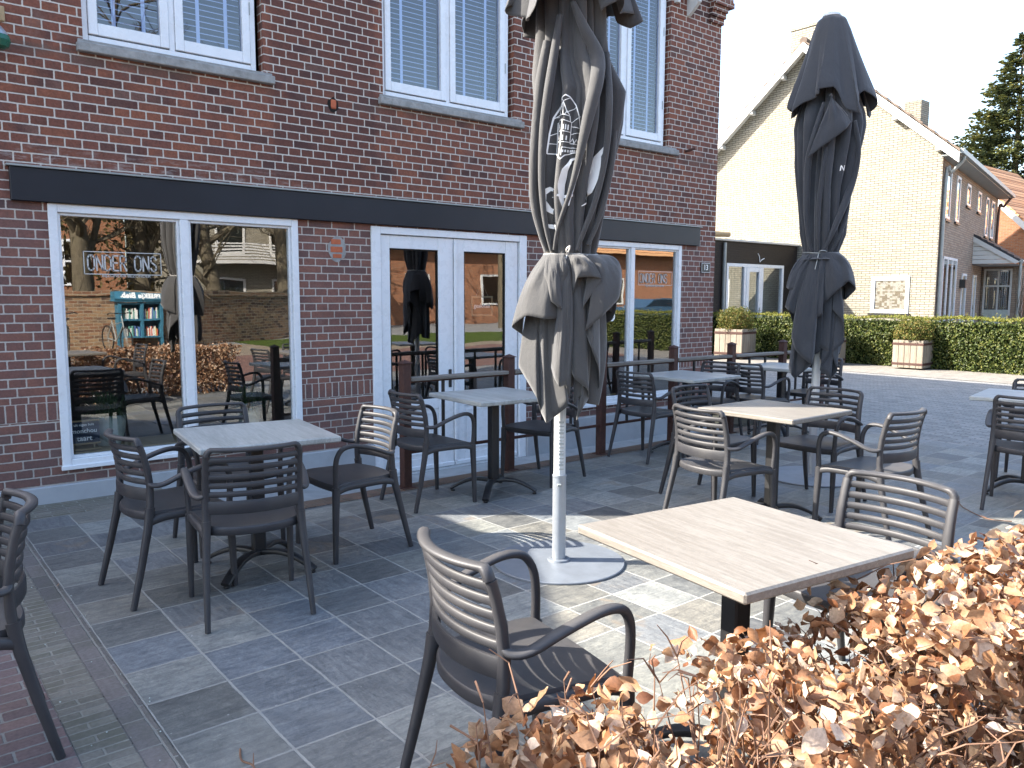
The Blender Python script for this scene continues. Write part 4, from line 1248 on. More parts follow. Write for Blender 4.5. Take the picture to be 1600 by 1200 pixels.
for (x0,z0,h) in ((-.052,-.035,.026),(-.040,-.034,.026),(-.028,-.034,.026),(-.004,-.036,.026),(.010,-.037,.026),(.022,-.039,.026),(-.048,-.085,.024),(-.028,-.085,.024),(-.002,-.088,.024),(.018,-.090,.022),(-.040,-.14,.030)):
    E.append(([(x0,z0),(x0,z0+h)],(.0058,.0045)))
for k in range(7): E.append(([(.008+k*.012,-.150),(.008+k*.012,-.138)],.006))
E=[([(p[0]*.88,p[1]) for p in l[0]],l[1]) for l in E]
surf_mark(body1,E,.004,D(-110),2.385,m_text,can1,'emblem')
# blackletter fragments caught in the folds
Lt=[([(-.055,.06),(-.075,.075),(-.10,.05),(-.105,.01),(-.085,-.03),(-.055,-.055),(-.06,-.085)],(.012,.012,.016)),
    ([(-.055,.06),(-.045,.035),(-.07,.03)],(.02,.004)),
    ([(-.085,-.03),(-.07,-.045),(-.035,-.035)],(.018,.002)),
    ([(-.112,-.06),(-.100,-.115),(-.108,-.165)],(.016,.004,.006)),
    ([(-.105,-.115),(-.065,-.122),(-.03,-.118)],(.012,.01,.012)),
    ([(-.04,-.118),(-.038,-.16)],(.016,.004))]
surf_mark(body1,Lt,.01,D(-108),1.985,m_text,can1,'lettering',.010)
Lf=[([(.045,.155),(.012,.14),(-.012,.09),(-.022,.02),(-.02,-.05),(-.006,-.12)],(.006,.004,.024)),
    ([(.045,.155),(.06,.13),(.05,.06),(.03,-.03),(.02,-.09)],(.014,.004,.010)),
    ([(-.04,-.035),(.0,-.042),(.04,-.035)],(.010,.012,.004))]
surf_mark(body1,Lf,.01,D(-99),2.055,m_text,can1,'lettering',.012)
Lj=[([(.03,.16),(.012,.10),(.008,.0),(.0,-.08),(-.03,-.14),(-.06,-.155)],(.004,.003,.022)),([(-.008,.10),(-.004,.04),(.004,-.02)],(.003,.003,.008))]
surf_mark(body1,Lj,.01,D(-56),2.12,m_text,can1,'lettering',.014)

# far parasol
F2=(6.11,3.50); head2=atan2(F2[1],F2[0])
pr2=empty('furled_parasol',(F2[0],F2[1],.004),head2-pi/2)
tag(pr2,'furled dark slate parasol with a wide pointed top flap, the farther one on the right','parasol','furled parasols on the terrace')
k2=.97
sil2=[(1.80,.0,.20),(1.82,-.0,.155),(1.85,-.004,.137),(1.92,0,.158),(2.0,.005,.183),(2.2,-.002,.205),(2.36,-.004,.222),(2.55,.008,.252),(2.70,.02,.272),(2.85,.024,.284),(2.95,.024,.27),(3.1,.02,.22),(3.4,.02,.13),(3.6,.02,.06)]
folds2=[(D(-120),D(-112),.16,.22,.30),(D(-92),D(-118),.13,.16,.26),(D(-62),D(-86),.13,.15,.36),(D(-150),D(-150),.12,.12,.28),(D(-40),D(-48),.11,.13,.32),(D(-12),D(-14),.16,.18,.26),(D(-170),D(-172),.14,.14,.2),
 (D(30),D(25),.2,.2,.3),(D(65),D(70),.2,.2,.35),(D(105),D(100),.2,.2,.3),(D(150),D(145),.2,.2,.35)]
layers2=[
 ([(0,.165),(90,.15),(180,.15),(220,.15),(270,.125),(300,.13),(330,.15),(360,.165)],
  [(0,1.05),(40,.98),(90,.9),(150,.92),(180,.98),(198,.95),(215,.92),(228,.96),(240,1.02),(255,1.0),(270,1.06),(284,1.12),(296,1.02),(308,.96),(320,.98),(332,1.02),(345,.96),(360,1.05)],
  [(8,.19,1.0),(4,.10,.4)],.62,0,1,(.0,.02)),
 ([(0,.20),(40,.24),(90,.22),(130,.25),(170,.20),(185,.12),(270,.10),(350,.12),(360,.2)],
  [(0,1.58),(30,1.4),(60,1.5),(90,1.3),(120,1.42),(150,1.4),(180,1.5),(190,1.6),(270,1.66),(350,1.6),(360,1.58)],
  [(9,.14,.2),(5,.06,2.)],.55,0,1,(0,0.01)),
]
can2,body2,cordb,rt2,ctr2,hw2=furled(pr2,*F2,0,sil2,None,3.6,1.80,m_fab2,11,1.853,folds2,layers2,None,
   valance=(3.70,3.03,[(3.0,.306),(3.07,.296),(3.34,.213),(3.585,.138),(3.67,.105),(3.70,.06)],[(0,-.06),(20,-.12),(45,.02),(90,-.05),(130,-.1),(170,-.0),(190,-.06),(210,-.12),(226,-.02),(240,.03),(252,.02),(262,.05),(275,.07),(290,-.10),(303,-.15),(318,-.04),(335,.05),(350,-.02),(360,-.06)],[(8,.11,2.9),(3,.03,1)],.5))
ZTT=1.856
cloth(can2,m_fab2,[
 ([(-.10,.0),(-.08,-.07),(-.02,-.11)],[(-.17,.05,.99),(-.219,-.02,.9235),(-.19,-.09,.86),(-.164,-.05,.826),(-.10,-.10,.89),(-.04,-.06,.943)],(0,0,.02)),
 ([(.03,-.12),(.08,-.11),(.12,-.07)],[(.0,-.05,1.25),(.106,-.12,1.216),(.0,-.10,1.109),(.0965,-.14,1.05),(.019,-.11,.909),(.115,-.13,.8455),(.10,-.04,.82)],(.01,0,.03)),
 ([(.07,-.11),(.12,-.07),(.14,.0)],[(.10,-.13,1.40),(.19,-.15,1.30),(.202,-.11,1.138),(.106,-.14,1.05),(.165,-.06,.904),(.097,-.04,.82)],(.01,0,.02)),
 ([(-.12,-.01),(-.11,-.06),(-.07,-.10)],[(-.20,.06,1.60),(-.262,-.03,1.582),(-.237,-.10,1.56),(-.19,-.14,1.56)],(-.03,0,.06)),
 ([(-.11,-.03),(-.085,-.09),(-.04,-.12)],[(-.19,.02,1.27),(-.228,-.05,1.382),(-.262,-.10,1.421),(-.23,-.15,1.39),(-.187,-.13,1.357)],(-.02,-.01,.07)),
 ([(-.095,-.085),(-.055,-.12),(-.0,-.13),(.02,-.13)],[(-.192,-.09,1.25),(-.201,-.13,1.167),(-.164,-.17,1.07),(-.096,-.19,1.0),(-.036,-.19,.958),(-.02,-.12,1.02)],(-.01,-.03,.04)),
 ([(-.01,-.13),(.03,-.135),(.08,-.115)],[(-.03,-.12,1.20),(-.054,-.17,1.3135),(.032,-.19,1.362),(.012,-.13,1.42),(.115,-.19,1.538),(.215,-.16,1.63)],(.0,-.02,.03)),
 ([(.06,-.125),(.11,-.09),(.135,-.03),(.13,.03)],[(.10,-.16,1.56),(.21,-.18,1.628),(.275,-.08,1.565),(.19,-.02,1.47),(.2,.06,1.5)],(.03,-.01,.08)),
])
b=MB()
panel(b,[(.005,-.20,3.05),(.018,-.22,3.06),(.03,-.20,3.05)],[(.176,-.20,2.85),(.14,-.27,2.78),(.06,-.285,2.715),(-.043,-.28,2.645),(-.13,-.25,2.58)],(0,-.03,.0),seed=2,wr=.015)
o=b.build('drape',m_fab2,can2,True,60); md=o.modifiers.new('thick','SOLIDIFY'); md.thickness=.004; md.offset=0
b=MB()
ridge(b,ctr2,hw2,[(-.03,3.0,.012),(-.08,2.8,.02),(-.125,2.58,.026),(-.128,2.35,.024),(-.12,2.1,.018),(-.09,1.92,.012),(-.07,1.87,.01)])
ridge(b,ctr2,hw2,[(.20,2.85,.012),(.235,2.65,.02),(.215,2.45,.026),(.16,2.25,.028),(.09,2.05,.022),(.03,1.90,.014),(.015,1.87,.01)])
ridge(b,ctr2,hw2,[(.19,2.30,.012),(.165,2.12,.018),(.12,1.97,.014),(.08,1.87,.01)])
ridge(b,ctr2,hw2,[(.0,2.66,.012),(-.02,2.45,.018),(-.035,2.2,.018),(-.03,1.98,.013),(-.02,1.87,.009)])
b.build('rolled_fold',m_fab2,can2,True,70)
cordb.sweep(smooth_path([(-.02,-rt2*.93-.004,1.853),(-.01,-rt2-.012,1.865),(.02,-rt2-.01,1.868),(.04,-rt2*.92-.004,1.86)],4),.004,6)
cordb.sweep(smooth_path([(-.02,-rt2*.93-.004,1.853),(-.028,-rt2-.014,1.80),(-.042,-rt2-.03,1.72)],4),.004,6)
cordb.build('cord',m_zinc,can2,True,60)
b=MB(); b.lathe([(.075,3.695),(.062,3.716),(.03,3.730),(0,3.733)],28,(0.0,0,0)); b.build('cap',m_bone,pr2,True,40)
pole(pr2,.037,.55,1.0,.033,3.65,.385)
surf_mark(body2,[([(-.03,-.02),(-.03,.02),(-.008,-.02),(-.008,.02)],.006),([(.006,-.02),(.006,.02)],.006)],.006,D(-52),2.50,m_text,can2,'lettering')
# ------------------------------------------------------------------ yellow brick house
yh=empty('yellow_house',(22.4,9.5,0)); tag(yh,'pale yellow brick house with a big gable, white barge boards and grey gutter','house')
HX,HY=22.4,9.5
sd=Vector((cos(radians(13.2)),sin(radians(13.2)),0)); gd=Vector((0,1,0))
def hp(a,b,z):                     # a along the side wall, b along the gable (world coordinates relative to the corner)
    p=sd*a+gd*b; return (p.x,p.y,z)
GW=8.2; ZE=5.36; ZA=8.82
b=MB()
GWIN=(.68,1.74,1.07,2.10)
def gable_holed():
    # gable wall with window hole
    zs=[0,GWIN[2],GWIN[3],ZE]; bs=[0,GWIN[0],GWIN[1],GW]
    for i in range(3):
        for j in range(3):
            if i==1 and j==1: continue
            b.add([hp(0,bs[i],zs[j]),hp(0,bs[i+1],zs[j]),hp(0,bs[i+1],zs[j+1]),hp(0,bs[i],zs[j+1])],[(0,3,2,1)])
    b.add([hp(0,0,ZE),hp(0,GW,ZE),hp(0,GW/2,ZA)],[(0,2,1)])
    a,c,d,e=GWIN
    for q in ([(a,d),(c,d)],[(c,d),(c,e)],[(c,e),(a,e)],[(a,e),(a,d)]):
        (p0,z0),(p1,z1)=q
        b.add([hp(0,p0,z0),hp(0,p1,z1),hp(.12,p1,z1),hp(.12,p0,z0)],[(0,1,2,3)])
gable_holed()
b.add([hp(11.2,0,0),hp(11.2,GW,0),hp(11.2,GW,ZE),hp(11.2,GW/2,ZA),hp(11.2,0,ZE)],[(0,1,2,3,4)])
b.add([hp(0,GW,0),hp(11.2,GW,0),hp(11.2,GW,ZE),hp(0,GW,ZE)],[(0,1,2,3)])
b.build('wall',m_ybrick,yh)
b=MB()
b.add([hp(0.002,0,0),hp(11.2,0,0),hp(11.2,0,ZE),hp(.002,0,ZE)],[(0,1,2,3)])
def sbox(b,a0,a1,o0,o1,z0,z1):     # box on the side wall; o = outward
    n=Vector((sd.y,-sd.x,0))
    P=[sd*a0+n*o0,sd*a1+n*o0,sd*a1+n*o1,sd*a0+n*o1]
    V=[(p.x,p.y,z0) for p in P]+[(p.x,p.y,z1) for p in P]
    b.add(V,[(0,1,2,3),(4,7,6,5),(0,4,5,1),(1,5,6,2),(2,6,7,3),(3,7,4,0)])
b.build('side_wall',m_sbrick,yh)
# roof slabs
for s in (0,1):
    b=MB(); nrow=14
    b0,b1=(-.45,GW/2) if s==0 else (GW+.45,GW/2)
    zl=ZE-.10; zr=ZA+.20
    for k in range(nrow):
        t0,t1=k/nrow,(k+1)/nrow+.02
        ba,bb=b0+(b1-b0)*t0,b0+(b1-b0)*t1; za,zb2=zl+(zr-zl)*t0,zl+(zr-zl)*t1
        b.add([hp(-.30,ba,za+.05),hp(11.4,ba,za+.05),hp(11.4,bb,zb2),hp(-.30,bb,zb2),hp(-.30,ba,za-.03),hp(11.4,ba,za-.03)],[(0,1,2,3),(0,4,5,1),(0,3,4)])
    rf=b.build('roof',m_mtile,yh)
    b=MB()
    for (bx0,z0,bx1,z1) in [(b0,zl-.05,GW/2,zr-.05)]:
        V=[]
        for (bx,z) in ((bx0,z0),(bx1,z1)):
            for dz in (-.26,0):
                for a in (-.34,-.29): V.append(hp(a,bx,z+dz))
        b.add(V,[(0,4,6,2),(1,3,7,5),(2,6,7,3),(0,1,5,4),(0,2,3,1),(4,5,7,6)])
        V=[]
        for (bx,z) in ((bx0,z0-.10),(bx1,z1-.10)):
            for a in (-.29,.02): V.append(hp(a,bx,z-.10))
        b.add(V,[(0,1,3,2)])
        for t in (.12,.38,.62,.85):
            bx=bx0+(bx1-bx0)*t; z=z0+(z1-z0)*t-.33
            cb=MB()
            b.add([hp(-.3,bx-.06,z),hp(.0,bx-.06,z),hp(.0,bx+.06,z),hp(-.3,bx+.06,z),hp(-.3,bx-.06,z+.12),hp(.0,bx-.06,z+.12),hp(.0,bx+.06,z+.12),hp(-.3,bx+.06,z+.12)],[(0,3,2,1),(0,1,5,4),(2,3,7,6),(3,0,4,7)])
    b.build('barge_board',m_white2,rf)
b=MB(); P=[hp(-.32,GW/2,ZA+.20),hp(11.4,GW/2,ZA+.20)]; b.sweep(P,.11,12); b.build('ridge',m_mtile,yh)
b=MB(); b.box(.15,1.0,3.62,4.72,8.1,9.52); b.bbox(.12,1.03,3.59,4.75,9.52,9.60,.01)
b.build('chimney',m_ybrick,yh)
b=MB(); b.box(5.2,5.8,3.0,3.55,7.1,8.0); b.build('chimney',m_ybrick,yh)
# gutter, soffit, downpipes
n=Vector((sd.y,-sd.x,0))
b=MB(); sbox(b,-.3,11.4,0,.42,ZE-.19,ZE-.165); b.build('soffit',m_zinc,yh)
b=MB(); sbox(b,-.32,11.45,.40,.52,ZE-.16,ZE-.04); gt=b.build('gutter',m_zinc,yh)
b=MB()
def sp(a,o,z): p=sd*a+n*o; return (p.x,p.y,z)
b.sweep(smooth_path([sp(.25,.44,ZE-.15),sp(.25,.42,ZE-.28),sp(.22,.18,ZE-.55),sp(.2,.06,ZE-.75),sp(.2,.06,0.3)],4),.05,10,ups=None); b.build('downpipe',m_zinc,yh,True)
b=MB(); b.sweep(smooth_path([sp(11.1,.44,ZE-.15),sp(11.08,.2,ZE-.5),sp(11.05,.06,ZE-.75),sp(11.05,.06,.3)],4),.045,8); b.build('downpipe',m_brown,yh,True)
# side windows  (a0,a1,z0,z1)
def swin(a0,a1,z0,z1,name='window',fw=.07,mull=0):
    b=MB(); 
    sbox(b,a0,a0+fw,-.06,.03,z0,z1); sbox(b,a1-fw,a1,-.06,.03,z0,z1); sbox(b,a0,a1,-.06,.032,z0-.001,z0+fw); sbox(b,a0,a1,-.06,.032,z1-fw,z1+.001)
    for k in range(mull):
        am=a0+(a1-a0)*(k+1)/(mull+1); sbox(b,am-.04,am+.04,-.06,.028,z0,z1)
    f=b.build(name,m_white,yh)
    b=MB(); sbox(b,a0+fw,a1-fw,.002,.008,z0+fw,z1-fw); b.build('pane',m_glassf,f)
    b=MB(); sbox(b,a0+fw,a1-fw,.0,.0015,z0+fw,z1-fw); b.build('curtain',m_white2,f)
    b=MB(); sbox(b,a0-.02,a1+.02,0,.06,z0-.07,z0-.005); b.build('sill',m_black,f)
swin(.6,1.3,3.65,4.97); swin(2.2,2.8,3.68,4.97); swin(4.0,4.7,4.3,4.95); swin(6.2,6.9,4.3,4.95); swin(8.1,8.75,3.63,4.95); swin(9.45,10.2,3.63,4.95)
swin(.8,3.0,.25,2.64,mull=2); swin(4.1,4.9,.2,2.25,'door'); swin(6.3,6.95,.2,2.25,'door')
b=MB(); sbox(b,3.75,4.0,0,.16,1.80,2.06); b.build('lantern',m_black,yh)
# gable display window
b=MB(); a,c,d,e=GWIN
def gbox(b,b0,b1,o0,o1,z0,z1): b.bbox(-o1,-o0,b0,b1,z0,z1,.004)
for (p,q,r,s2) in ((a,a+.10,d,e),(c-.10,c,d,e),(a+.101,c-.101,d,d+.10),(a+.101,c-.101,e-.12,e)): gbox(b,p,q,-.08,.03,r,s2)
gw=b.build('window',m_white,yh)
b=MB(); b.box(-.002,.002,a+.1,c-.1,d+.1,e-.12)
nb=NB('poster paper'); P=nb.pos(True); x,y,z=nb.sep(P)
base=nb.mix(nb.step(nb.noise(P,9,2),.5,.6),(.30,.295,.26),(.28,.27,.22))
bl=nb.noise(nb.comb(nb.M('MULTIPLY',nb.M('FLOOR',nb.M('MULTIPLY',y,14)),.37),nb.M('MULTIPLY',nb.M('FLOOR',nb.M('MULTIPLY',z,22)),.61),1),5,1)
base=nb.mix(nb.M('MULTIPLY',nb.step(bl,.50,.55),.8),base,(.13,.10,.06))
ln=nb.M('MULTIPLY',nb.step(nb.noise(nb.scale(P,(1,40,6)),3,2,.7),.58,.62),nb.step(nb.noise(P,7,1),.5,.52))
base=nb.mix(ln,base,(.03,.03,.035))
m_poster=nb.bsdf(base,.6,.2)
b.build('poster',m_poster,gw)
b=MB(); b.box(-.012,-.008,a+.1,c-.1,d+.1,e-.12); b.build('pane',glass_mat('thin pane',.04,1.0,(.97,.97,.97)),gw)
b=MB(); gbox(b,a-.05,c+.05,0,.07,d-.07,d-.005); b.build('sill',m_black,gw)
# porch: lean-to over the front door at the far end of the side wall
pa0,pa1,out=5.95,9.6,1.32
b=MB(); nr=7
for k in range(nr):
    o0,o1=out*k/nr,out*(k+1)/nr+.03; za=3.56-(.86/out)*o0; zb_=3.56-(.86/out)*o1
    b.add([sp(pa0-.03,o0,za),sp(pa1,o0,za),sp(pa1,o1,zb_+.035),sp(pa0-.03,o1,zb_+.035),sp(pa0-.03,o1,zb_-.06),sp(pa1,o1,zb_-.06),sp(pa0-.03,o0,za-.08)],[(0,1,2,3),(3,2,5,4),(0,3,4,6)])
po=b.build('porch_roof',m_dtile,yh)
b=MB(); V=[sp(pa0-.05,0,3.48),sp(pa0-.05,out,2.64),sp(pa0-.05,out-.12,2.58),sp(pa0-.05,0,3.30),sp(pa0+.02,0,3.48),sp(pa0+.02,out,2.64),sp(pa0+.02,out-.12,2.58),sp(pa0+.02,0,3.30)]
b.add(V,[(0,3,2,1),(4,5,6,7),(0,1,5,4),(3,7,6,2),(1,2,6,5)]); b.build('fascia',m_white2,po)
b=MB(); 
for k in range(5):
    z0=2.60+.14*k; z1=z0+.128; f=lambda z: max(0.01,(3.30-z)/(3.30-2.58)*(out-.12))
    if z1<3.3: b.add([sp(pa0,0,z0),sp(pa0,f(z0),z0),sp(pa0,f(z1),z1),sp(pa0,0,z1)],[(0,1,2,3)])
b.build('cheek',m_white2,po)
b=MB(); b.add([sp(pa0,0,2.58),sp(pa1,0,2.58),sp(pa1,out-.1,2.58),sp(pa0,out-.1,2.58)],[(0,1,2,3)]); b.build('soffit',m_white2,po)
b=MB(); b.sweep([sp(pa0-.05,out+.04,2.66),sp(pa1,out+.04,2.66)],.05,8); b.sweep([sp(pa0+.1,out+.02,2.64),sp(pa0+.1,out+.02,.2)],.045,8); b.build('downpipe',m_zinc,po,True)
b=MB(); sbox(b,8.2,9.5,.02,out-.15,0,2.57); b.build('bay_wall',m_sbrick,yh)
b=MB()
def pb(o0,o1,z0,z1,dd=.03): sbox(b,8.2-dd,8.199,o0,o1,z0,z1)
pb(.08,.14,.9,2.5);pb(.86,.92,.9,2.5);pb(.141,.859,2.44,2.5);pb(.141,.859,1.88,1.94);pb(.50,.55,.9,1.879);pb(.50,.55,1.941,2.439)
f=b.build('window',m_white2,yh); b=MB(); sbox(b,8.19,8.198,.14,.86,.3,2.44); b.build('pane',m_glassf,f)
b=MB(); sbox(b,8.18,8.189,.14,.86,.3,1.1); b.build('frosted_pane',m_stone,f)
# creeper post at the porch corner
def twigs(name,parent,m,n,base,ht,spread,seed,r=.006):
    rng=random.Random(seed); b=MB()
    for i in range(n):
        p=Vector(base)+Vector((rng.uniform(-spread,spread),rng.uniform(-spread,spread),0)); P=[p.copy()]
        for k in range(7):
            p=p+Vector((rng.uniform(-.1,.1),rng.uniform(-.1,.1),ht/7)); P.append(p.copy())
        b.sweep(P,[(r*(1-k/9),)*2 for k in range(8)],5)
    return b.build(name,m,parent)
cr=empty('creeper',sp(6.1,1.45,0)); cr.location=Vector(cr.location)+Vector((HX,HY,0)); tag(cr,'bare climbing plant on the porch corner of the yellow house','plant')
twigs('stem',cr,m_bark,16,(0,0,0),2.5,.20,4,.014)

# black flat roofed annex
an=empty('annex',(18.3,13.62,0)); tag(an,'low black flat roofed annex with a white glazed door, left of the yellow gable','building')
AH=3.05; aw=22.39-15.5
b=MB(); X0=15.5-18.3; X1=22.385-18.3
hol=(18.84-18.3,21.67-18.3,0,2.45)
zs=[0,2.45,AH]; xs=[X0,hol[0],hol[1],X1]
for i in range(3):
    for j in range(2):
        if i==1 and j==0: continue
        b.add([(xs[i],0,zs[j]),(xs[i+1],0,zs[j]),(xs[i+1],0,zs[j+1]),(xs[i],0,zs[j+1])],[(0,1,2,3)])
b.add([(X0,0,0),(X0,0,AH),(X0,4,AH),(X0,4,0)],[(0,1,2,3)])
b.add([(X0,4,0),(X1,4,0),(X1,4,AH),(X0,4,AH)],[(0,3,2,1)])
b.build('wall',m_dbrick,an)
b=MB(); b.bbox(X0-.05,X1,-.08,4,AH+.003,AH+.06,.01); b.build('roof_edge',m_white2,an)
b=MB(); y=-.02
frame_rect(b,hol[0],hol[1],.02,2.45,.09,y,.08,.1); 
m1,m2=19.72-18.3,20.57-18.3
b.bbox(m1-.05,m1+.05,y+.002,.08,.121,2.359,.004); b.bbox(m2-.05,m2+.05,y+.002,.08,.121,2.359,.004)
f=b.build('window',m_white,an)
b=MB(); b.box(hol[0]+.09,m1-.05,.03,.036,.12,2.36); b.box(m2+.05,hol[1]-.09,.03,.036,.12,2.36); b.build('pane',m_glass,f)
b=MB(); frame_rect(b,m1+.055,m2-.055,.12,2.355,.13,y-.012,.05,.2); do=b.build('door',m_white,an)
b=MB(); b.box(m1+.185,m2-.185,.02,.026,.32,2.225); b.build('pane',m_glass,do)
b=MB(); b.bbox(m2-.15,m2-.12,y-.03,y-.012,1.0,1.2,.004); b.sweep([(m2-.135,y-.03,1.12),(m2-.135,y-.06,1.12),(m2-.25,y-.06,1.12)],.01,6); b.build('handle',m_zinc,do)
b=MB(); b.box(X0,X1,.5,.52,0,2.9); b.add([(X0,.5,2.9),(X1,.5,2.9),(X1,0.05,2.9),(X0,.05,2.9)],[(0,1,2,3)]); b.build('curtain',m_stone,an)
b=MB(); b.sweep([(18.66-18.3,-.06,.1),(18.66-18.3,-.06,3.0)],.05,10); b.build('downpipe',m_zinc,an,True)
b=MB(); M=Matrix(((1,0,0,20.47-18.3),(0,0,1,-.012),(0,1,0,2.56),(0,0,0,1)))
b.sweep([M@Vector(p) for p in ((-.16,.20,0),(-.09,.12,0),(-.05,-.04,.0),(.02,.02,0),(.16,.07,0))],.012,6); b.build('check_mark_sign',m_text,an)
b=MB(); b.sweep([(16.9-18.3,-.1,3.18),(18.75-18.3,-.1,3.22)],.075,10); b.build('roof_log',m_pine,an)

# ------------------------------------------------------------------ tiled house at the far right
oh=empty('tiled_house',(38,12,0)); tag(oh,'house with an orange tiled roof and white barge board, far right behind the porch','house')
b=MB(); b.prism([(-.6,0),(7.6,0),(7.6,3.2),(3.5,7.3),(-.6,3.2)],'x',0,7); b.box(3.2,11,-14,-.6,0,3.4); b.build('wall',m_obrick,oh)
nb=NB('orange pantiles'); P=nb.pos(True); mask,r1,r2,dd=brick_nodes(nb,nb.sep(P)[1],nb.sep(P)[2],.22,.20,.03,False)
m_pant=nb.bsdf(nb.mix(mask,(.20,.08,.03),nb.ramp(r1,[(0,(.50,.24,.10)),(1,(.60,.34,.17))])),.7,.3,normal=nb.bump(mask,1,.03))
b=MB(); b.prism([(-14,3.4),(-14,3.5),(8,3.5),(8,3.4)],'x',2.9,3.0)
b.add([(2.9,-14.3,3.3),(2.9,8,3.3),(6.4,8,6.9),(6.4,-14.3,6.9)],[(0,1,2,3)]); b.add([(6.4,-14.3,6.9),(6.4,8,6.9),(11,8,3.3),(11,-14.3,3.3)],[(0,1,2,3)]); b.build('roof',m_pant,oh)
for s in (-1,1):
    b=MB(); b.prism([(3.5+s*4.5,2.95),(3.5,7.45),(3.5,7.62),(3.5+s*4.5,3.12)],'x',-.3,7); o=b.build('roof',m_pant,oh)
    b=MB(); b.prism([(3.5+s*4.5,2.72),(3.5,7.22),(3.5,7.52),(3.5+s*4.5,3.02)],'x',-.36,-.28); b.build('barge_board',m_white2,o)
b=MB(); b.box(2.4,3.6,-6.0,-1.0,3.9,4.6); b.build('dormer',m_white2,oh)

# ------------------------------------------------------------------ foliage helpers
def leafy(b,P,size,rng,nrm=None,tilt=1.0,asp=.62):
    """one leaf: two quads folded on the midrib"""
    d=Vector((rng.gauss(0,1),rng.gauss(0,1),rng.gauss(0,1)*.7))
    if nrm is not None: d=d+Vector(nrm)*tilt
    if d.length<1e-3: d=Vector((0,0,1))
    d.normalize()
    a=Vector((rng.gauss(0,1),rng.gauss(0,1),rng.gauss(0,1))); t=(a-d*a.dot(d)).normalized(); s=d.cross(t)
    L=size*rng.uniform(.7,1.25); w=L*asp/2
    P=Vector(P)
    p0=P-t*L/2; p1=P+t*L/2; m=P-d*L*.10
    q0=P-t*L*.12+s*w+d*L*.06; q1=P-t*L*.12-s*w+d*L*.06
    b.add([tuple(p0),tuple(q0),tuple(p1),tuple(q1),tuple(m)],[(0,4,1),(4,2,1),(0,3,4),(4,3,2)],rng.random())

# evergreen hedge along the pavement
hd=empty('clipped_hedge',(17.55,2,0)); tag(hd,'long clipped evergreen hedge in front of the yellow house','hedge')
rng=random.Random(5)
b=MB(); y0,y1=-9.0,13.0
def hface(b,n,m):
    for i in range(n):
        f=rng.random()
        y=rng.uniform(y0,y1)
        lump=.05*mnoise.noise(Vector((0,y*1.3,1)))+.03*mnoise.noise(Vector((0,y*4,5)))
        if m=='front':
            z=rng.uniform(.0,1.04); x=-.02+rng.gauss(0,.035)+.05*mnoise.noise(Vector((y*2.2,z*2.2,3)))
            leafy(b,(x,y,z),.055,rng,(-1,0,.25),.9)
        else:
            x=rng.uniform(-.03,.75); z=1.05+lump+abs(rng.gauss(0,.02))
            leafy(b,(x,y,z),.05,rng,(0,0,1),.6)
hface(b,34000,'front')
for i in range(4000):
    x=rng.uniform(0,.75); leafy(b,(x,rng.choice((y0,y1)),rng.uniform(0,1.04)),.06,rng)
b.build('foliage',m_privet,hd)
b=MB(); hface(b,15000,'top')
for i in range(260):
    y=rng.uniform(y0,y1); x=rng.uniform(0,.7); h=rng.uniform(.03,.16)
    for k in range(5): leafy(b,(x+rng.gauss(0,.01),y+rng.gauss(0,.01),1.07+h*k/5),.035,rng,(0,0,1),.3)
b.build('young_shoots',m_privettop,hd)
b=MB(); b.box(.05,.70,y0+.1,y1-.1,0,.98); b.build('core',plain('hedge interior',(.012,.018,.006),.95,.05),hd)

# planters
def make_planter():
    p=empty('wooden_planter',(0,0,0)); S=.60; H=.60
    for s in range(4):
        b=MB(); M=RZ(s*pi/2); n=5; w=(S-.004)/n
        for k in range(n):
            b.cur=random.random()
            b.bbox(-S/2+w*k+.003,-S/2+w*(k+1)-.003,-S/2-.0,-S/2+.03,.03,H-.01*random.random(),.004,M=M)
        o=b.build('side_panel',m_plank,p)
    for z in (.09,.50):
        b=MB()
        for s in range(4): b.bbox(-S/2-.006,S/2+.006,-S/2-.007,-S/2-.001,z,z+.045,.001,M=RZ(s*pi/2))
        b.build('iron_band',m_rust,p)
    b=MB(); b.box(-S/2+.03,S/2-.03,-S/2+.03,S/2-.03,.04,H-.07); b.build('soil',m_bark,p)
    return p
def bush(loc,seed,r,lb):
    rng=random.Random(seed); p=empty('potted_bush',loc); tag(p,lb,'bush','bushes in the wooden planters')
    b=MB()
    for i in range(5200):
        d=Vector((rng.gauss(0,1),rng.gauss(0,1),rng.gauss(0,1))).normalized()
        k=r*(.45+.6*rng.random()**.6)*(1+.28*mnoise.noise(d*2.3+Vector((seed,0,0))))
        q=d*k; q.z=q.z*.8+r*.62
        if q.z<-.02: continue
        leafy(b,q,.042,rng,d,.6)
    b.build('foliage',m_bush,p)
    b=MB()
    for i in range(12):
        a=rng.uniform(0,2*pi); b.sweep([(0,0,-.1),(cos(a)*r*.3,sin(a)*r*.3,r*.5),(cos(a)*r*.7,sin(a)*r*.7,r*1.0)],[(.008,)*2,(.006,)*2,(.003,)*2],5)
    b.build('stem',m_twig,p)
pl0=make_planter()
for i,(x,y,sc,a,lb,lb2) in enumerate([
   (17.36,7.72,1.02,4,'weathered wooden planter with a copper toned bush, right of the dark parasol','yellow green bush in the planter right of the dark parasol'),
   (16.95,9.45,1.0,3,'weathered wooden planter mostly hidden behind the dark parasol','bush in the planter hidden behind the dark parasol'),
   (16.75,11.75,1.22,8,'wooden planter near the brick building corner, seen over the railing','green bush in the planter near the brick building corner')]):
    o=pl0 if i==0 else copy_tree(pl0)
    o.location=(x-.05,y,.003); o.scale=(sc,sc,sc); o.rotation_euler=(0,0,radians(a)); tag(o,lb,'planter','wooden planters before the hedge')
    bush((x-.05,y,.53*sc),20+i,.36*sc,lb2)

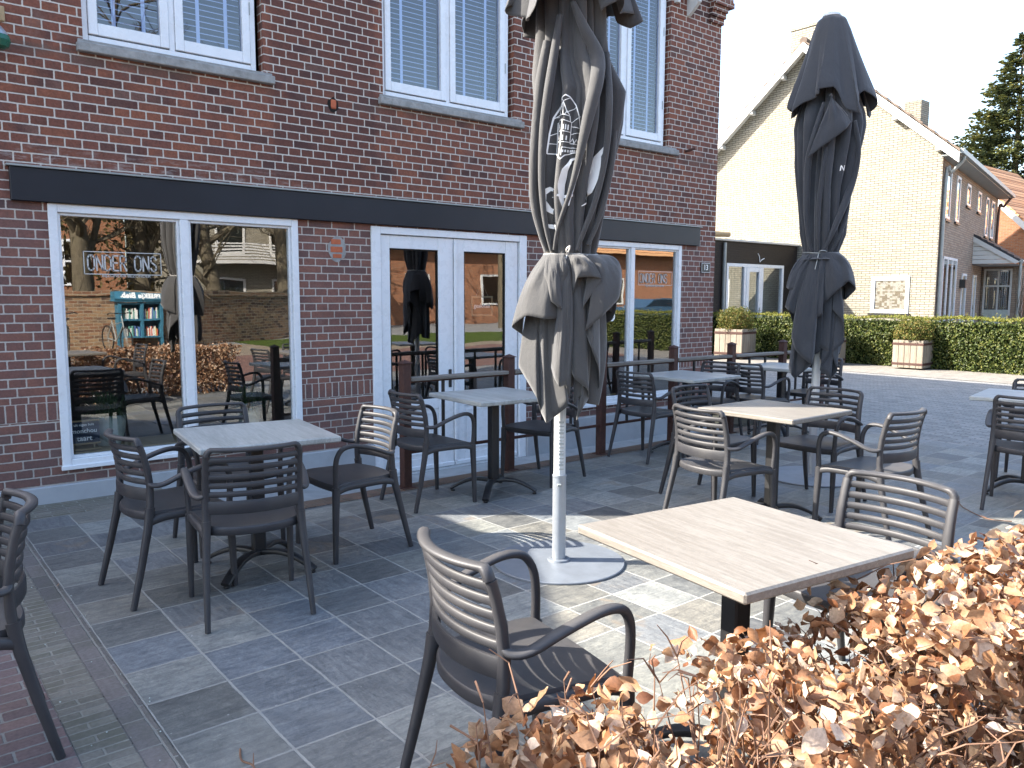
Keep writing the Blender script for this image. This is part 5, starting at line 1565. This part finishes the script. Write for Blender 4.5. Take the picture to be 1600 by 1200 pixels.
# fir tree
ft=empty('fir_tree',(53,18.4,0)); tag(ft,'tall fir tree with yellow green tips behind the yellow house','tree')
rng=random.Random(9)
b=MB(); b.sweep([(0,0,0),(0,0,8),(0,0,16.2)],[(.35,.35),(.2,.2),(.02,.02)],8); b.build('trunk',m_bark,ft)
b=MB(); HT=16.6
z=3.0
while z<HT:
    R=7.2*((HT-z)/(HT-3))**1.0+.15; nb_=int(10+R*3.2)
    for k in range(nb_):
        a=rng.uniform(0,2*pi); L=R*rng.uniform(.72,1.1); dr=Vector((cos(a),sin(a),0)); sd2=Vector((-sin(a),cos(a),0))
        droop=rng.uniform(.05,.22)
        n=int(7+L*9)
        for i in range(n):
            t=(i+rng.random())/n; t=.25+.75*t
            w=(1-t)*.55*L*.5+.12
            q=dr*L*t+sd2*rng.uniform(-w,w)+Vector((0,0,z-droop*L*t+.20*L*t*t+rng.gauss(0,.05)))
            # flat spray of needles
            tdir=(dr+sd2*rng.uniform(-.7,.7)+Vector((0,0,-.1+rng.gauss(0,.12)))).normalized(); s3=tdir.cross(Vector((0,0,1))).normalized()
            l=rng.uniform(.18,.40); wd=l*.28
            tip=min(1,max(0,(t-.5)*1.2+rng.gauss(0,.22)))
            up=Vector((0,0,rng.uniform(-.03,.05)))
            b.add([tuple(q-s3*wd*.3),tuple(q+tdir*l*.5-s3*wd+up),tuple(q+tdir*l),tuple(q+tdir*l*.5+s3*wd+up),tuple(q+s3*wd*.3)],[(0,1,2,3,4)],tip)
            if rng.random()<.5:
                b.add([tuple(q),tuple(q+tdir*l*.4+Vector((0,0,-.09))),tuple(q+tdir*l*.8),tuple(q+tdir*l*.4+Vector((0,0,.06)))],[(0,1,2,3)],tip*.8)
    z+=.21+.10*rng.random()
b.build('crown',m_fir,ft)

# ------------------------------------------------------------------ beech hedge in the foreground
bh=empty('beech_hedge',(.85,1.05,0)); tag(bh,'low beech hedge with dry copper brown leaves in the right foreground','hedge')
rng=random.Random(12)
HA=Vector((.735,1.08,0)); HB=Vector((4.6,.43,0)); hdv=(HB-HA); HL=hdv.length; hdv.normalize(); hnv=Vector((-hdv.y,hdv.x,0))
def curled_leaf(b,P,size,rng,nrm):
    d=(Vector((rng.gauss(0,1),rng.gauss(0,1),rng.gauss(0,1)))+Vector(nrm)*.7).normalized()
    a=Vector((rng.gauss(0,1),rng.gauss(0,1),rng.gauss(0,1)-.4)); t=(a-d*a.dot(d)).normalized(); s=d.cross(t)
    L=size*rng.uniform(.65,1.25); w=L*rng.uniform(.30,.40)
    curl=rng.uniform(-1.4,1.6); cup=rng.uniform(.2,1.5)*rng.choice((1,1,-1)); tw=rng.uniform(-.9,.9); wv=rng.uniform(0,6.28)
    prof=(.06,.72,1.0,.82,.42,.03); V=[]
    for i,pw in enumerate(prof):
        k=i/5; ang=curl*(k-.3)
        c=t*(sin(ang)/(curl if abs(curl)>.05 else .05) if abs(curl)>.05 else k-.3)*L+d*((1-cos(ang))/(curl if abs(curl)>.05 else .05))*L*.9
        ls=s*cos(tw*k)+d*sin(tw*k); ld=d*cos(tw*k)-s*sin(tw*k)
        for j in (-1,0,1):
            off=ls*(j*w*pw*(1-.25*abs(cup)*.5))+ld*(abs(j)*w*pw*.45*cup+.10*w*sin(wv+i*2.1+j*1.7))
            q=Vector(P)+c+off; V.append(tuple(q))
    F=[]
    for i in range(5):
        for j in range(2):
            F.append((i*3+j,i*3+j+1,(i+1)*3+j+1,(i+1)*3+j))
    b.add(V,F,min(1,max(0,rng.gauss(.52,.27))))
b=MB(); O=Vector((.85,1.05,0))
def dens(s,n,z):
    return mnoise.noise(Vector((s*5.0,n*6,z*6)))
cnt=0
while cnt<16000:
    s=rng.random()**.93*HL; 
    n=rng.uniform(-.23,.23); 
    topz=.63+.035*mnoise.noise(Vector((s*3,n*3,0)))+.02*min(s,2)+(.06 if s>1.2 else .0)
    if s<.22: topz-=(.22-s)*.8
    z=topz*(1-rng.random()**1.35*.97)
    # leaves sit in the outer shell; the inside is half bare so light comes through
    shell=max(abs(n)/.23,(z/topz)**2)
    if rng.random()>.20+.8*shell**1.6: continue
    if dens(s,n,z)<-.22-.08*(z<.45): continue
    if s<.10+.1*rng.random(): 
        if rng.random()<.4: continue
    P=HA+hdv*s+hnv*(n+rng.gauss(0,.015))+Vector((0,0,z+(rng.random()<.05)*rng.uniform(0,.07)))-O
    nr=hnv*(n/.23)*.8+Vector((0,0,.5 if z>topz*.8 else 0))
    curled_leaf(b,P,rng.choice((.034,.042,.048,.056)),rng,nr); cnt+=1
b.build('foliage',m_beech,bh,True,180)
b=MB()
for i in range(230):
    s=rng.random()*HL; n=rng.uniform(-.08,.08); p=HA+hdv*s+hnv*n-O; P=[p.copy()]; R=[rng.uniform(.005,.011)]
    dx=rng.uniform(-.12,.12); dn=rng.uniform(-.26,.26); hz=rng.uniform(.45,.70)*(.75 if s<.3 else 1)
    for k in range(1,7):
        t=k/6; q=p+hdv*(dx*t**1.3+rng.gauss(0,.008))+hnv*(dn*t**1.6+rng.gauss(0,.008))+Vector((0,0,hz*t)); P.append(q); R.append(R[0]*(1-.82*t))
        if k>1:
            for m_ in range(2):
                e=q+Vector((rng.gauss(0,.06),rng.gauss(0,.06),rng.uniform(.0,.09))); md=(q+e)/2+Vector((rng.gauss(0,.01),rng.gauss(0,.01),.01))
                b.sweep([q,md,e],[(.0024,)*2,(.0018,)*2,(.0009,)*2],4)
    b.sweep(P,[(r,r) for r in R],6)
# long bare shoots at the open left end
for (ds,dn,hz,lean) in ((-.06,.10,.62,-.05),(-.10,.02,.60,-.10),(.0,.16,.66,.02),(.08,.18,.70,-.03),(.02,-.05,.58,-.08),(.2,.2,.68,.05)):
    p=HA+hdv*(.12+ds)+hnv*dn*.4-O
    P=smooth_path([p,p+Vector((lean*.4,0,hz*.4)),p+Vector((lean,dn*.3,hz*.8)),p+Vector((lean*1.2,dn*.45,hz))],3)
    b.sweep(P,[(.005*(1-.8*k/(len(P)-1)),)*2 for k in range(len(P))],6)
    for q in P[3:]:
        if rng.random()<.7: b.sweep([q,q+Vector((rng.gauss(0,.02),rng.gauss(0,.02),.02))],[(.002,.002),(.0028,.0028)],5)
b.build('branches',m_twig,bh)
# fallen leaves and a dead twig on the slates
fl=MB(); rng=random.Random(31)
for (x,y,lb) in ((.25,3.0,'dry curled leaf on the red paving by the left edge'),(.70,4.55,'dry curled leaf on the edge bricks left of the slates')):
    q=MB(); curled_leaf(q,(0,0,.012),.035,rng,(0,0,2)); o=q.build('fallen_leaf',m_beech,None,loc=(x,y,.006))
    tag(o,lb,'leaf','fallen leaves on the paving')
def dead_twig(name,pts,lb):
    b=MB(); o0=Vector(pts[0])
    b.sweep(smooth_path([Vector(p)-o0 for p in pts],4),.0035,6)
    k=len(pts)//2; p=Vector(pts[k])-o0; b.sweep([p,p+Vector((.02,.05,.012))],[(.003,.003),(.0012,.0012)],5)
    o=b.build(name,m_twig,None,loc=pts[0]); tag(o,lb,'twig'); return o
dead_twig('dead_twig',[(.885,2.50,.008),(.86,2.42,.016),(.875,2.36,.02),(.855,2.29,.012),(.83,2.26,.03)],'thin reddish dead twig lying on the slate tiles at the bottom edge')
dead_twig('dead_twig',[(6.15,2.35,.008),(6.0,2.25,.012),(5.85,2.05,.01),(5.9,1.92,.012)],'long dark dead twig lying beside the armchair at the right edge')
# loose stones and grit near the band
rng=random.Random(8); b=MB()
for i in range(26):
    x=rng.uniform(.45,.75); y=rng.uniform(2.3,5.9); r=rng.uniform(.0015,.004)
    b.lathe([(r,0),(r*.9,r*.6),(r*.3,r)],5,(x,y,.003))
o=b.build('grit',m_stone,None); tag(o,'scattered pale grit in the joints left of the slates','grit',kind='stuff')

# ------------------------------------------------------------------ things behind the shop windows
def pot_plant(name,loc,r,h,lb,seed,green=True):
    p=empty(name,loc); tag(p,lb,'plant'); rng=random.Random(seed)
    b=MB(); b.lathe([(r*.62,0),(r*.9,h*.4),(r,h*.8),(r*1.05,h),(r*.95,h),(r*.85,h*.7),(0,h*.7)],28); b.build('pot',m_stone,p,True,40)
    b=MB()
    for i in range(420 if green else 60):
        a=rng.uniform(0,2*pi); l=rng.uniform(.1,.34); e=rng.uniform(.1,1.2)
        d=Vector((cos(a)*cos(e),sin(a)*cos(e),sin(e))); s=d.cross(Vector((0,0,1))).normalized()*.0035
        o=Vector((rng.uniform(-r,r)*.4,rng.uniform(-r,r)*.4,h*.9)); m=o+d*l*.6+Vector((0,0,.02)); t=o+d*l-Vector((0,0,l*.25))
        b.add([tuple(o-s),tuple(o+s),tuple(m+s),tuple(m-s),tuple(t)],[(0,1,2,3),(3,2,4)],rng.random())
    b.build('foliage',m_green,p)
b=MB(); b.bbox(-.15,2.15,0,.42,-.03,0,.004); o=b.build('window_ledge',m_pine,None,loc=(1.1,W+.10,.33)); tag(o,'low wooden ledge inside the left shop window','shelf')
pot_plant('potted_plant',(1.47,W+.30,.331),.13,.24,'pale stoneware pot with a dark green spiky plant behind the left shop window',2)
pot_plant('potted_plant',(2.62,W+.36,.331),.10,.20,'small potted green plant at the right end of the left shop window',6)
cb=empty('chalkboard',(1.262,W+.115,.34)); tag(cb,'small chalkboard sign advertising monchou taart inside the left shop window','sign')
b=MB(); b.box(-.105,.105,0,.006,.055,.215); cp=b.build('board',m_board,cb)
b=MB(); b.bbox(-.11,.11,-.005,.01,.2155,.227,.002); b.bbox(-.11,.11,-.005,.01,.042,.054,.002); b.bbox(-.08,-.072,0,.01,.01,.042,.001); b.bbox(.06,.068,0,.01,.01,.042,.001); b.bbox(-.11,.11,-.02,.03,.0,.01,.002); b.build('frame',m_pine,cb)
for (t,z,s) in (('uit eigen huis',.192,.026),('monchou',.145,.046),('taart',.088,.054)): text_mesh(t,s,m_text,cp,TR(0,-.0012,z)@FACE,bold=.0006)
gs=empty('closed_sign',(4.967,W+.048,1.40)); tag(gs,'small wooden frame with the white word gesloten hanging inside the right glass door','sign')
b=MB(); frame_rect(b,-.137,.137,-.098,.104,.016,-.004,.008,None,.002); b.build('frame',m_pine,gs)
text_mesh('gesloten',.062,m_text,gs,TR(0,-.002,.005)@FACE,bold=.001)
b=MB(); b.sweep([(-.08,0,.10),(0,0,.24),(.08,0,.10)],.0012,5); b.build('string',m_cord,gs)
# crate and bottle behind the right shop window
cr2=empty('wooden_crate',(6.92,W+.22,.20)); tag(cr2,'small wooden crate low behind the right shop window','crate')
b=MB(); frame_rect(b,-.13,.13,0,.14,.02,-.1,-.085,None,.002); b.bbox(-.11,.11,-.099,-.086,.03,.11,.002); b.bbox(-.13,.13,-.084,.1,0,.012,.002); b.build('box_panel',m_pine,cr2)
b=MB(); b.lathe([(.055,0),(.07,.03),(.07,.10),(.02,.19),(.018,.25),(.022,.26)],20); o=b.build('bottle',m_stone,None,True,30,loc=(6.93,W+.30,.345)); tag(o,'round grey glass bottle above the crate behind the right shop window','bottle')
b=MB(); b.bbox(0,1.6,0,.45,-.02,0,.004); o=b.build('window_ledge',m_pine,None,loc=(6.35,W+.12,.195)); tag(o,'low wooden ledge inside the right shop window','shelf')
# round sticker and cone picture on the right window glass
b=MB(); 
b.prism([(.058*cos(2*pi*k/8+pi/8),.058*sin(2*pi*k/8+pi/8)) for k in range(8)],'y',-.0008,0); st=b.build('window_sticker',m_text,w3); st.location=(6.86,W+.026,1.27)
b=MB(); b.box(-.035,.035,-.002,-.001,-.012,-.006); b.box(-.025,.025,-.002,-.001,.006,.012); b.build('sticker_print',m_rust,st)

# ------------------------------------------------------------------ neighbouring house left of the frame (throws the shade on the left half)
nh=empty('neighbour_house',(-6,W,0)); tag(nh,'brick house next door, left of the cafe and out of view','house')
b=MB(); b.prism([(6.22,0),(6.22,2.55),(5.4,3.42),(2.6,5.15),(0,7.2),(-3,9.0),(-9,5.0),(-9,0)],'y',0,7.0); b.build('wall',m_brick,nh)
# ------------------------------------------------------------------ the other side of the street (seen mirrored in the panes)
gwl=empty('garden_wall',(0,-11.6,0)); tag(gwl,'old brown brick garden wall with a capping across the street','wall')
b=MB(); b.box(-22,7.4,-.3,0,0,1.48); 
b.add([(7.4,0,0),(15.5,-5.5,0),(15.5,-5.5,1.48),(7.4,0,1.48)],[(0,1,2,3)]); b.add([(7.4,-.3,0),(15.5,-5.8,0),(15.5,-5.8,1.48),(7.4,-.3,1.48)],[(0,3,2,1)])
for k in range(9): b.box(-20+k*3.3,-19.6+k*3.3,.002,.14,0,1.55)
b.build('wall',m_gbrick,gwl)
b=MB(); b.box(-22,7.4,-.38,.06,1.484,1.62); b.add([(7.4,.06,1.484),(15.5,-5.44,1.484),(15.5,-5.44,1.64),(7.4,.06,1.64)],[(0,1,2,3)]); b.add([(7.4,.06,1.64),(15.5,-5.44,1.64),(15.5,-5.9,1.64),(7.4,-.4,1.64)],[(0,1,2,3)])
b.build('coping',m_gbrick,gwl)
def bare_tree(loc,H,seed,lb,r0=.28,forks=7):
    rng=random.Random(seed); t=empty('bare_tree',loc); tag(t,lb,'tree','bare trees across the street')
    b=MB(); top=Vector((rng.uniform(-.6,.6),rng.uniform(-.4,.4),H*.55))
    P=smooth_path([(0,0,0),(top.x*.2,top.y*.3,H*.2),(top.x*.7,top.y*.6,H*.4),top],3)
    b.sweep(P,[(r0*(1-.55*k/(len(P)-1)),)*2 for k in range(len(P))],10); b.build('trunk',m_bark,t,True)
    b=MB()
    def br(p,d,l,r,lev):
        P=[p];q=p.copy();dd=d.copy()
        for k in range(4):
            dd=(dd+Vector((rng.gauss(0,.16),rng.gauss(0,.16),rng.gauss(.04,.10)))).normalized(); q=q+dd*l/4; P.append(q.copy())
        b.sweep(P,[(r*(1-.6*k/4),)*2 for k in range(5)],5 if lev>1 else 7,caps=False)
        if lev<4:
            for k in range(4 if lev<3 else 5):
                i=rng.randint(1,4); nd=(dd+Vector((rng.gauss(0,.8),rng.gauss(0,.8),rng.gauss(.15,.5)))).normalized()
                br(P[i],nd,l*rng.uniform(.5,.75),r*.5,lev+1)
    for k in range(forks):
        z=rng.uniform(.3,1.0); p=P_at(P,z) if False else Vector(P[int(z*(len(P)-1))]); a=rng.uniform(0,2*pi)
        br(p,Vector((cos(a)*.7,sin(a)*.7,rng.uniform(.3,1))).normalized(),H*rng.uniform(.2,.34),r0*.38,1)
    b.build('crown',m_bark,t)
for i,(x,y,H,r) in enumerate([(2.6,-14.2,10,.30),(5.3,-13.6,12,.34),(7.2,-14.8,8,.30),(9.6,-14.6,8,.30),(12.8,-16.5,11,.32),(-1.5,-15,12,.36),(17,-19,10,.3),(24,-17,9,.25)]):
    bare_tree((x,y,0),H,40+i,['leafless tree behind the left end of the garden wall','thick leafless tree behind the blue book cabinet','leafless tree behind the garden wall, right of the blue cabinet','leafless tree behind the garden wall, near its bend','leafless tree behind the slanted end of the garden wall','leafless tree far left behind the garden wall','leafless tree by the orange brick house','leafless tree on the lawn behind the bench'][i],r)
# dark evergreen mass behind the wall
b=MB(); rng=random.Random(77)
for i in range(9000):
    x=rng.uniform(-20,9); z=rng.uniform(0,5.5)+1.2*mnoise.noise(Vector((x*.5,0,1)))*2; y=rng.uniform(-1.2,1.2)
    if mnoise.noise(Vector((x*.6,y,z*.6)))<-.25: continue
    leafy(b,(x,y,max(z,0)),.22,rng,(0,1,.2),.5)
o=b.build('shrubbery',leaf_mat('dull shrub leaf',[(0,(.05,.045,.015)),(.5,(.12,.095,.035)),(1,(.20,.16,.07))],.2,.7),None,loc=(0,-16.4,0)); tag(o,'brown green shrubbery behind the garden wall','shrubs',kind='stuff')
# house with balcony
hb=empty('white_house',(13.5,-24,0)); tag(hb,'pale house with a white slatted balcony beyond the garden wall','house')
b=MB(); b.box(-2.5,6,-8,0,0,6.2); b.build('wall',m_ybrick,hb)
b=MB(); b.prism([(-3.2,6.2),(6.8,6.2),(5,8.4),(-1.5,8.4)],'y',-8.6,.7); b.build('roof',m_dtile,hb)
b=MB()
for k in range(6): b.box(-1.5,4,1.0,1.04,3.15+.13*k,3.22+.13*k)
b.box(-1.5,4,0.002,1.0,2.95,3.1); b.build('balcony',m_white2,hb)
for (x,z) in ((0,3.4),(2.6,3.4),(0,.6),(2.6,.6)):
    b=MB(); frame_rect(b,x-.7,x+.7,z,z+1.7,.1,.002,.06); f=b.build('window',m_white2,hb); b=MB(); b.box(x-.6,x+.6,.003,.01,z+.1,z+1.6); b.build('pane',m_glassf,f)
bo=empty('orange_brick_house',(24,-23,0)); tag(bo,'orange brick house with a tiled roof across the street','house')
b=MB(); b.box(-8,22,-8,0,0,4.4); b.build('wall',m_obrick,bo)
b=MB(); b.prism([(-1,4.3),(-4.5,7.6),(-9,4.3)],'x',-9,23); b.prism([(.8,4.2),(-4.5,7.8),(-4.5,8),(.8,4.4)],'x',-9,23) ; b.build('roof',m_pant,bo)
for x in (-5,-1,4,9,14):
    b=MB(); frame_rect(b,x-.8,x+.8,1.0,2.7,.1,.002,.06); f=b.build('window',m_white2,bo); b=MB(); b.box(x-.7,x+.7,.003,.01,1.1,2.6); b.build('pane',m_glassf,f)
rh=empty('red_brick_house',(3.5,-26,0)); tag(rh,'red brick house with white sash windows seen over the garden wall','house')
b=MB(); b.box(-9,6,-8,0,0,5.6); b.build('wall',m_obrick,rh)
b=MB(); b.prism([(.6,5.5),(-4,9.5),(-8.6,5.5)],'x',-9.5,6.5); b.build('roof',m_dtile,rh)
for x in (-6,-3.2,-.6,1.8,4.0):
    b=MB(); frame_rect(b,x-.6,x+.6,1.9,3.9,.1,.002,.06); b.box(x-.6,x+.6,.01,.05,2.9,2.98); f=b.build('window',m_white,rh); b=MB(); b.box(x-.5,x+.5,.003,.01,2,3.8); b.build('pane',m_glassf,f)
# street library
sl=empty('book_cabinet',(6.15,-11.05,0)); tag(sl,'blue street library cabinet full of books with hand painted white lettering','cabinet')
b=MB()
for (x0,x1,z0,z1) in ((-.58,-.50,.30,1.32),(.50,.58,.30,1.32),(-.04,.04,.30,1.32)): b.bbox(x0,x1,-.18,.18,z0,z1,.005)
for z in (.30,.80,1.26): b.bbox(-.499,.499,-.18,.175,z,z+.05,.004)
b.bbox(-.55,.55,-.20,-.181,.30,1.31,.004)
b.build('case',m_blue,sl)
for x in (-.54,.54):
    for y in (-.14,.14):
        b=MB(); b.bbox(x-.035,x+.035,y-.035,y+.035,.0,.299,.004); b.build('leg',m_blue,sl)
b=MB(); b.bbox(-.68,.68,-.24,.235,1.325,1.36,.01); b.prism([(.24,1.3605),(.26,1.40),(.17,1.58),(-.24,1.58),(-.24,1.3605)],'x',-.66,.66); rr=b.build('roof',m_blue,sl)
o=text_mesh('PREEKje Bieb.',.19,m_text,rr,TR(0,.225,1.49)@Matrix.Rotation(pi,4,'Z')@Matrix.Rotation(pi/2-.42,4,'X'),bold=.006,sx=.95)
rng=random.Random(2)
ORD=['first','second','third','fourth','fifth','sixth','seventh','eighth','ninth','tenth','eleventh','twelfth','thirteenth','fourteenth','fifteenth','sixteenth','seventeenth','eighteenth']
CN={(.6,.58,.5):'cream',(.5,.12,.08):'red',(.08,.15,.35):'navy',(.55,.45,.1):'mustard',(.65,.65,.62):'white',(.1,.3,.25):'teal',(.05,.05,.06):'black',(.6,.6,.55):'ivory'}
for (xa,xb) in ((-.49,-.05),(.05,.49)):
    for z in (.35,.85):
        x=xa; kb=0
        while x<xb-.04:
            w=rng.uniform(.02,.045); h=rng.uniform(.20,.33)
            b=MB(); b.bbox(x,x+w-.002,-.1,.08,z+.001,z+h,.002)
            col=rng.choice([(.6,.58,.5),(.5,.12,.08),(.08,.15,.35),(.55,.45,.1),(.65,.65,.62),(.1,.3,.25),(.05,.05,.06),(.6,.6,.55)])
            key='book cover %.2f %.2f'%(col[0],col[1])
            mm=bpy.data.materials.get(key) or plain(key,col,.5,.4,var=.05)
            bo2=b.build('book',mm,None,loc=(6.15,-11.05,0)); tag(bo2,'%s book, %s along the %s %s shelf of the blue street library'%(CN[col],ORD[kb],'upper' if z>.5 else 'lower','near' if xa<0 else 'far'),'book','books in the street library')
            x+=w; kb+=1
# bicycles
def bicycle(x,y,a,lb):
    o=empty('bicycle',(x,y,0),a); tag(o,lb,'bicycle')
    for wx in (-.53,.53):
        b=MB(); P=[(wx+.34*cos(t*2*pi/32),0,.345+.34*sin(t*2*pi/32)) for t in range(33)]; b.sweep(P,.018,8,ups=(0,1,0),caps=False); w=b.build('wheel',m_tyre,o)
        b=MB()
        for k in range(14): b.sweep([(wx,0,.345),(wx+.33*cos(k*2*pi/14),0,.345+.33*sin(k*2*pi/14))],.0022,4)
        b.build('spokes',m_zinc,w)
    b=MB()
    for (p,q) in (((-.53,0,.345),(-.05,0,.30)),((-.05,0,.30),(-.22,0,.86)),((-.53,0,.345),(-.20,0,.80)),((-.05,0,.30),(.38,0,.72)),((-.18,0,.72),(.36,0,.82)),((.53,0,.345),(.34,0,.98))): b.sweep([p,q],.016,8)
    b.build('frame',m_zinc,o)
    b=MB(); b.bbox(-.34,-.10,-.07,.07,.88,.93,.02); b.build('saddle',m_tyre,o)
    b=MB(); b.sweep(smooth_path([(.20,-.28,1.02),(.32,-.24,1.06),(.36,0,1.04),(.32,.24,1.06),(.20,.28,1.02)],4),.013,8); b.build('handlebar',m_black,o)
bicycle(4.1,-9.9,radians(105),'bicycle parked left of the blue book cabinet')
bicycle(5.2,-9.6,radians(80),'bicycle parked directly before the blue book cabinet')
# notice on the wall
b=MB(); b.box(-.15,.15,0,.01,0,.42); o=b.build('notice',m_text,None,loc=(3.55,-11.42,1.05)); tag(o,'white paper notice on the garden wall pier','notice')
# bench, car
bn=empty('park_bench',(26.0,-11.5,0),radians(0)); tag(bn,'wooden park bench with concrete feet on the lawn','bench')
b=MB(); 
for k in range(3): b.bbox(-.9,.9,-.25+.16*k,-.12+.16*k,.42,.46,.005)
b.build('seat',m_pine,bn); b=MB(); b.bbox(-.9,.9,-.33,-.29,.55,.68,.005); b.bbox(-.9,.9,-.36,-.32,.72,.85,.005); b.build('backrest',m_pine,bn)
for x in (-.65,.65): b=MB(); b.bbox(x-.06,x+.06,-.34,.22,0,.415,.01); b.build('leg',m_conc,bn)
cr3=empty('parked_car',(33,-15.5,0),radians(5)); tag(cr3,'blue car parked across the street beyond the lawn','car')
prof=[(-2.1,.35),(-2.15,.75),(-2.0,.95),(-1.3,1.0),(-.6,1.42),(.7,1.45),(1.35,1.02),(2.0,.90),(2.15,.6),(2.1,.35)]
b=MB(); b.prism(prof,'y',-.85,.85); b.build('body',m_carblue,cr3)
b=MB(); b.prism([(-1.15,1.02),(-.58,1.36),(.62,1.38),(1.15,1.03)],'y',-.86,.86); b.build('window',m_glassf,cr3)
for x in (-1.35,1.35):
    for y in (-.75,.75):
        b=MB(); b.lathe([(.31,-.1),(.33,-.08),(.33,.08),(.31,.1)],20); w=b.build('wheel',m_tyre,cr3); w.location=(x,y,.33); w.rotation_euler=(pi/2,0,0)
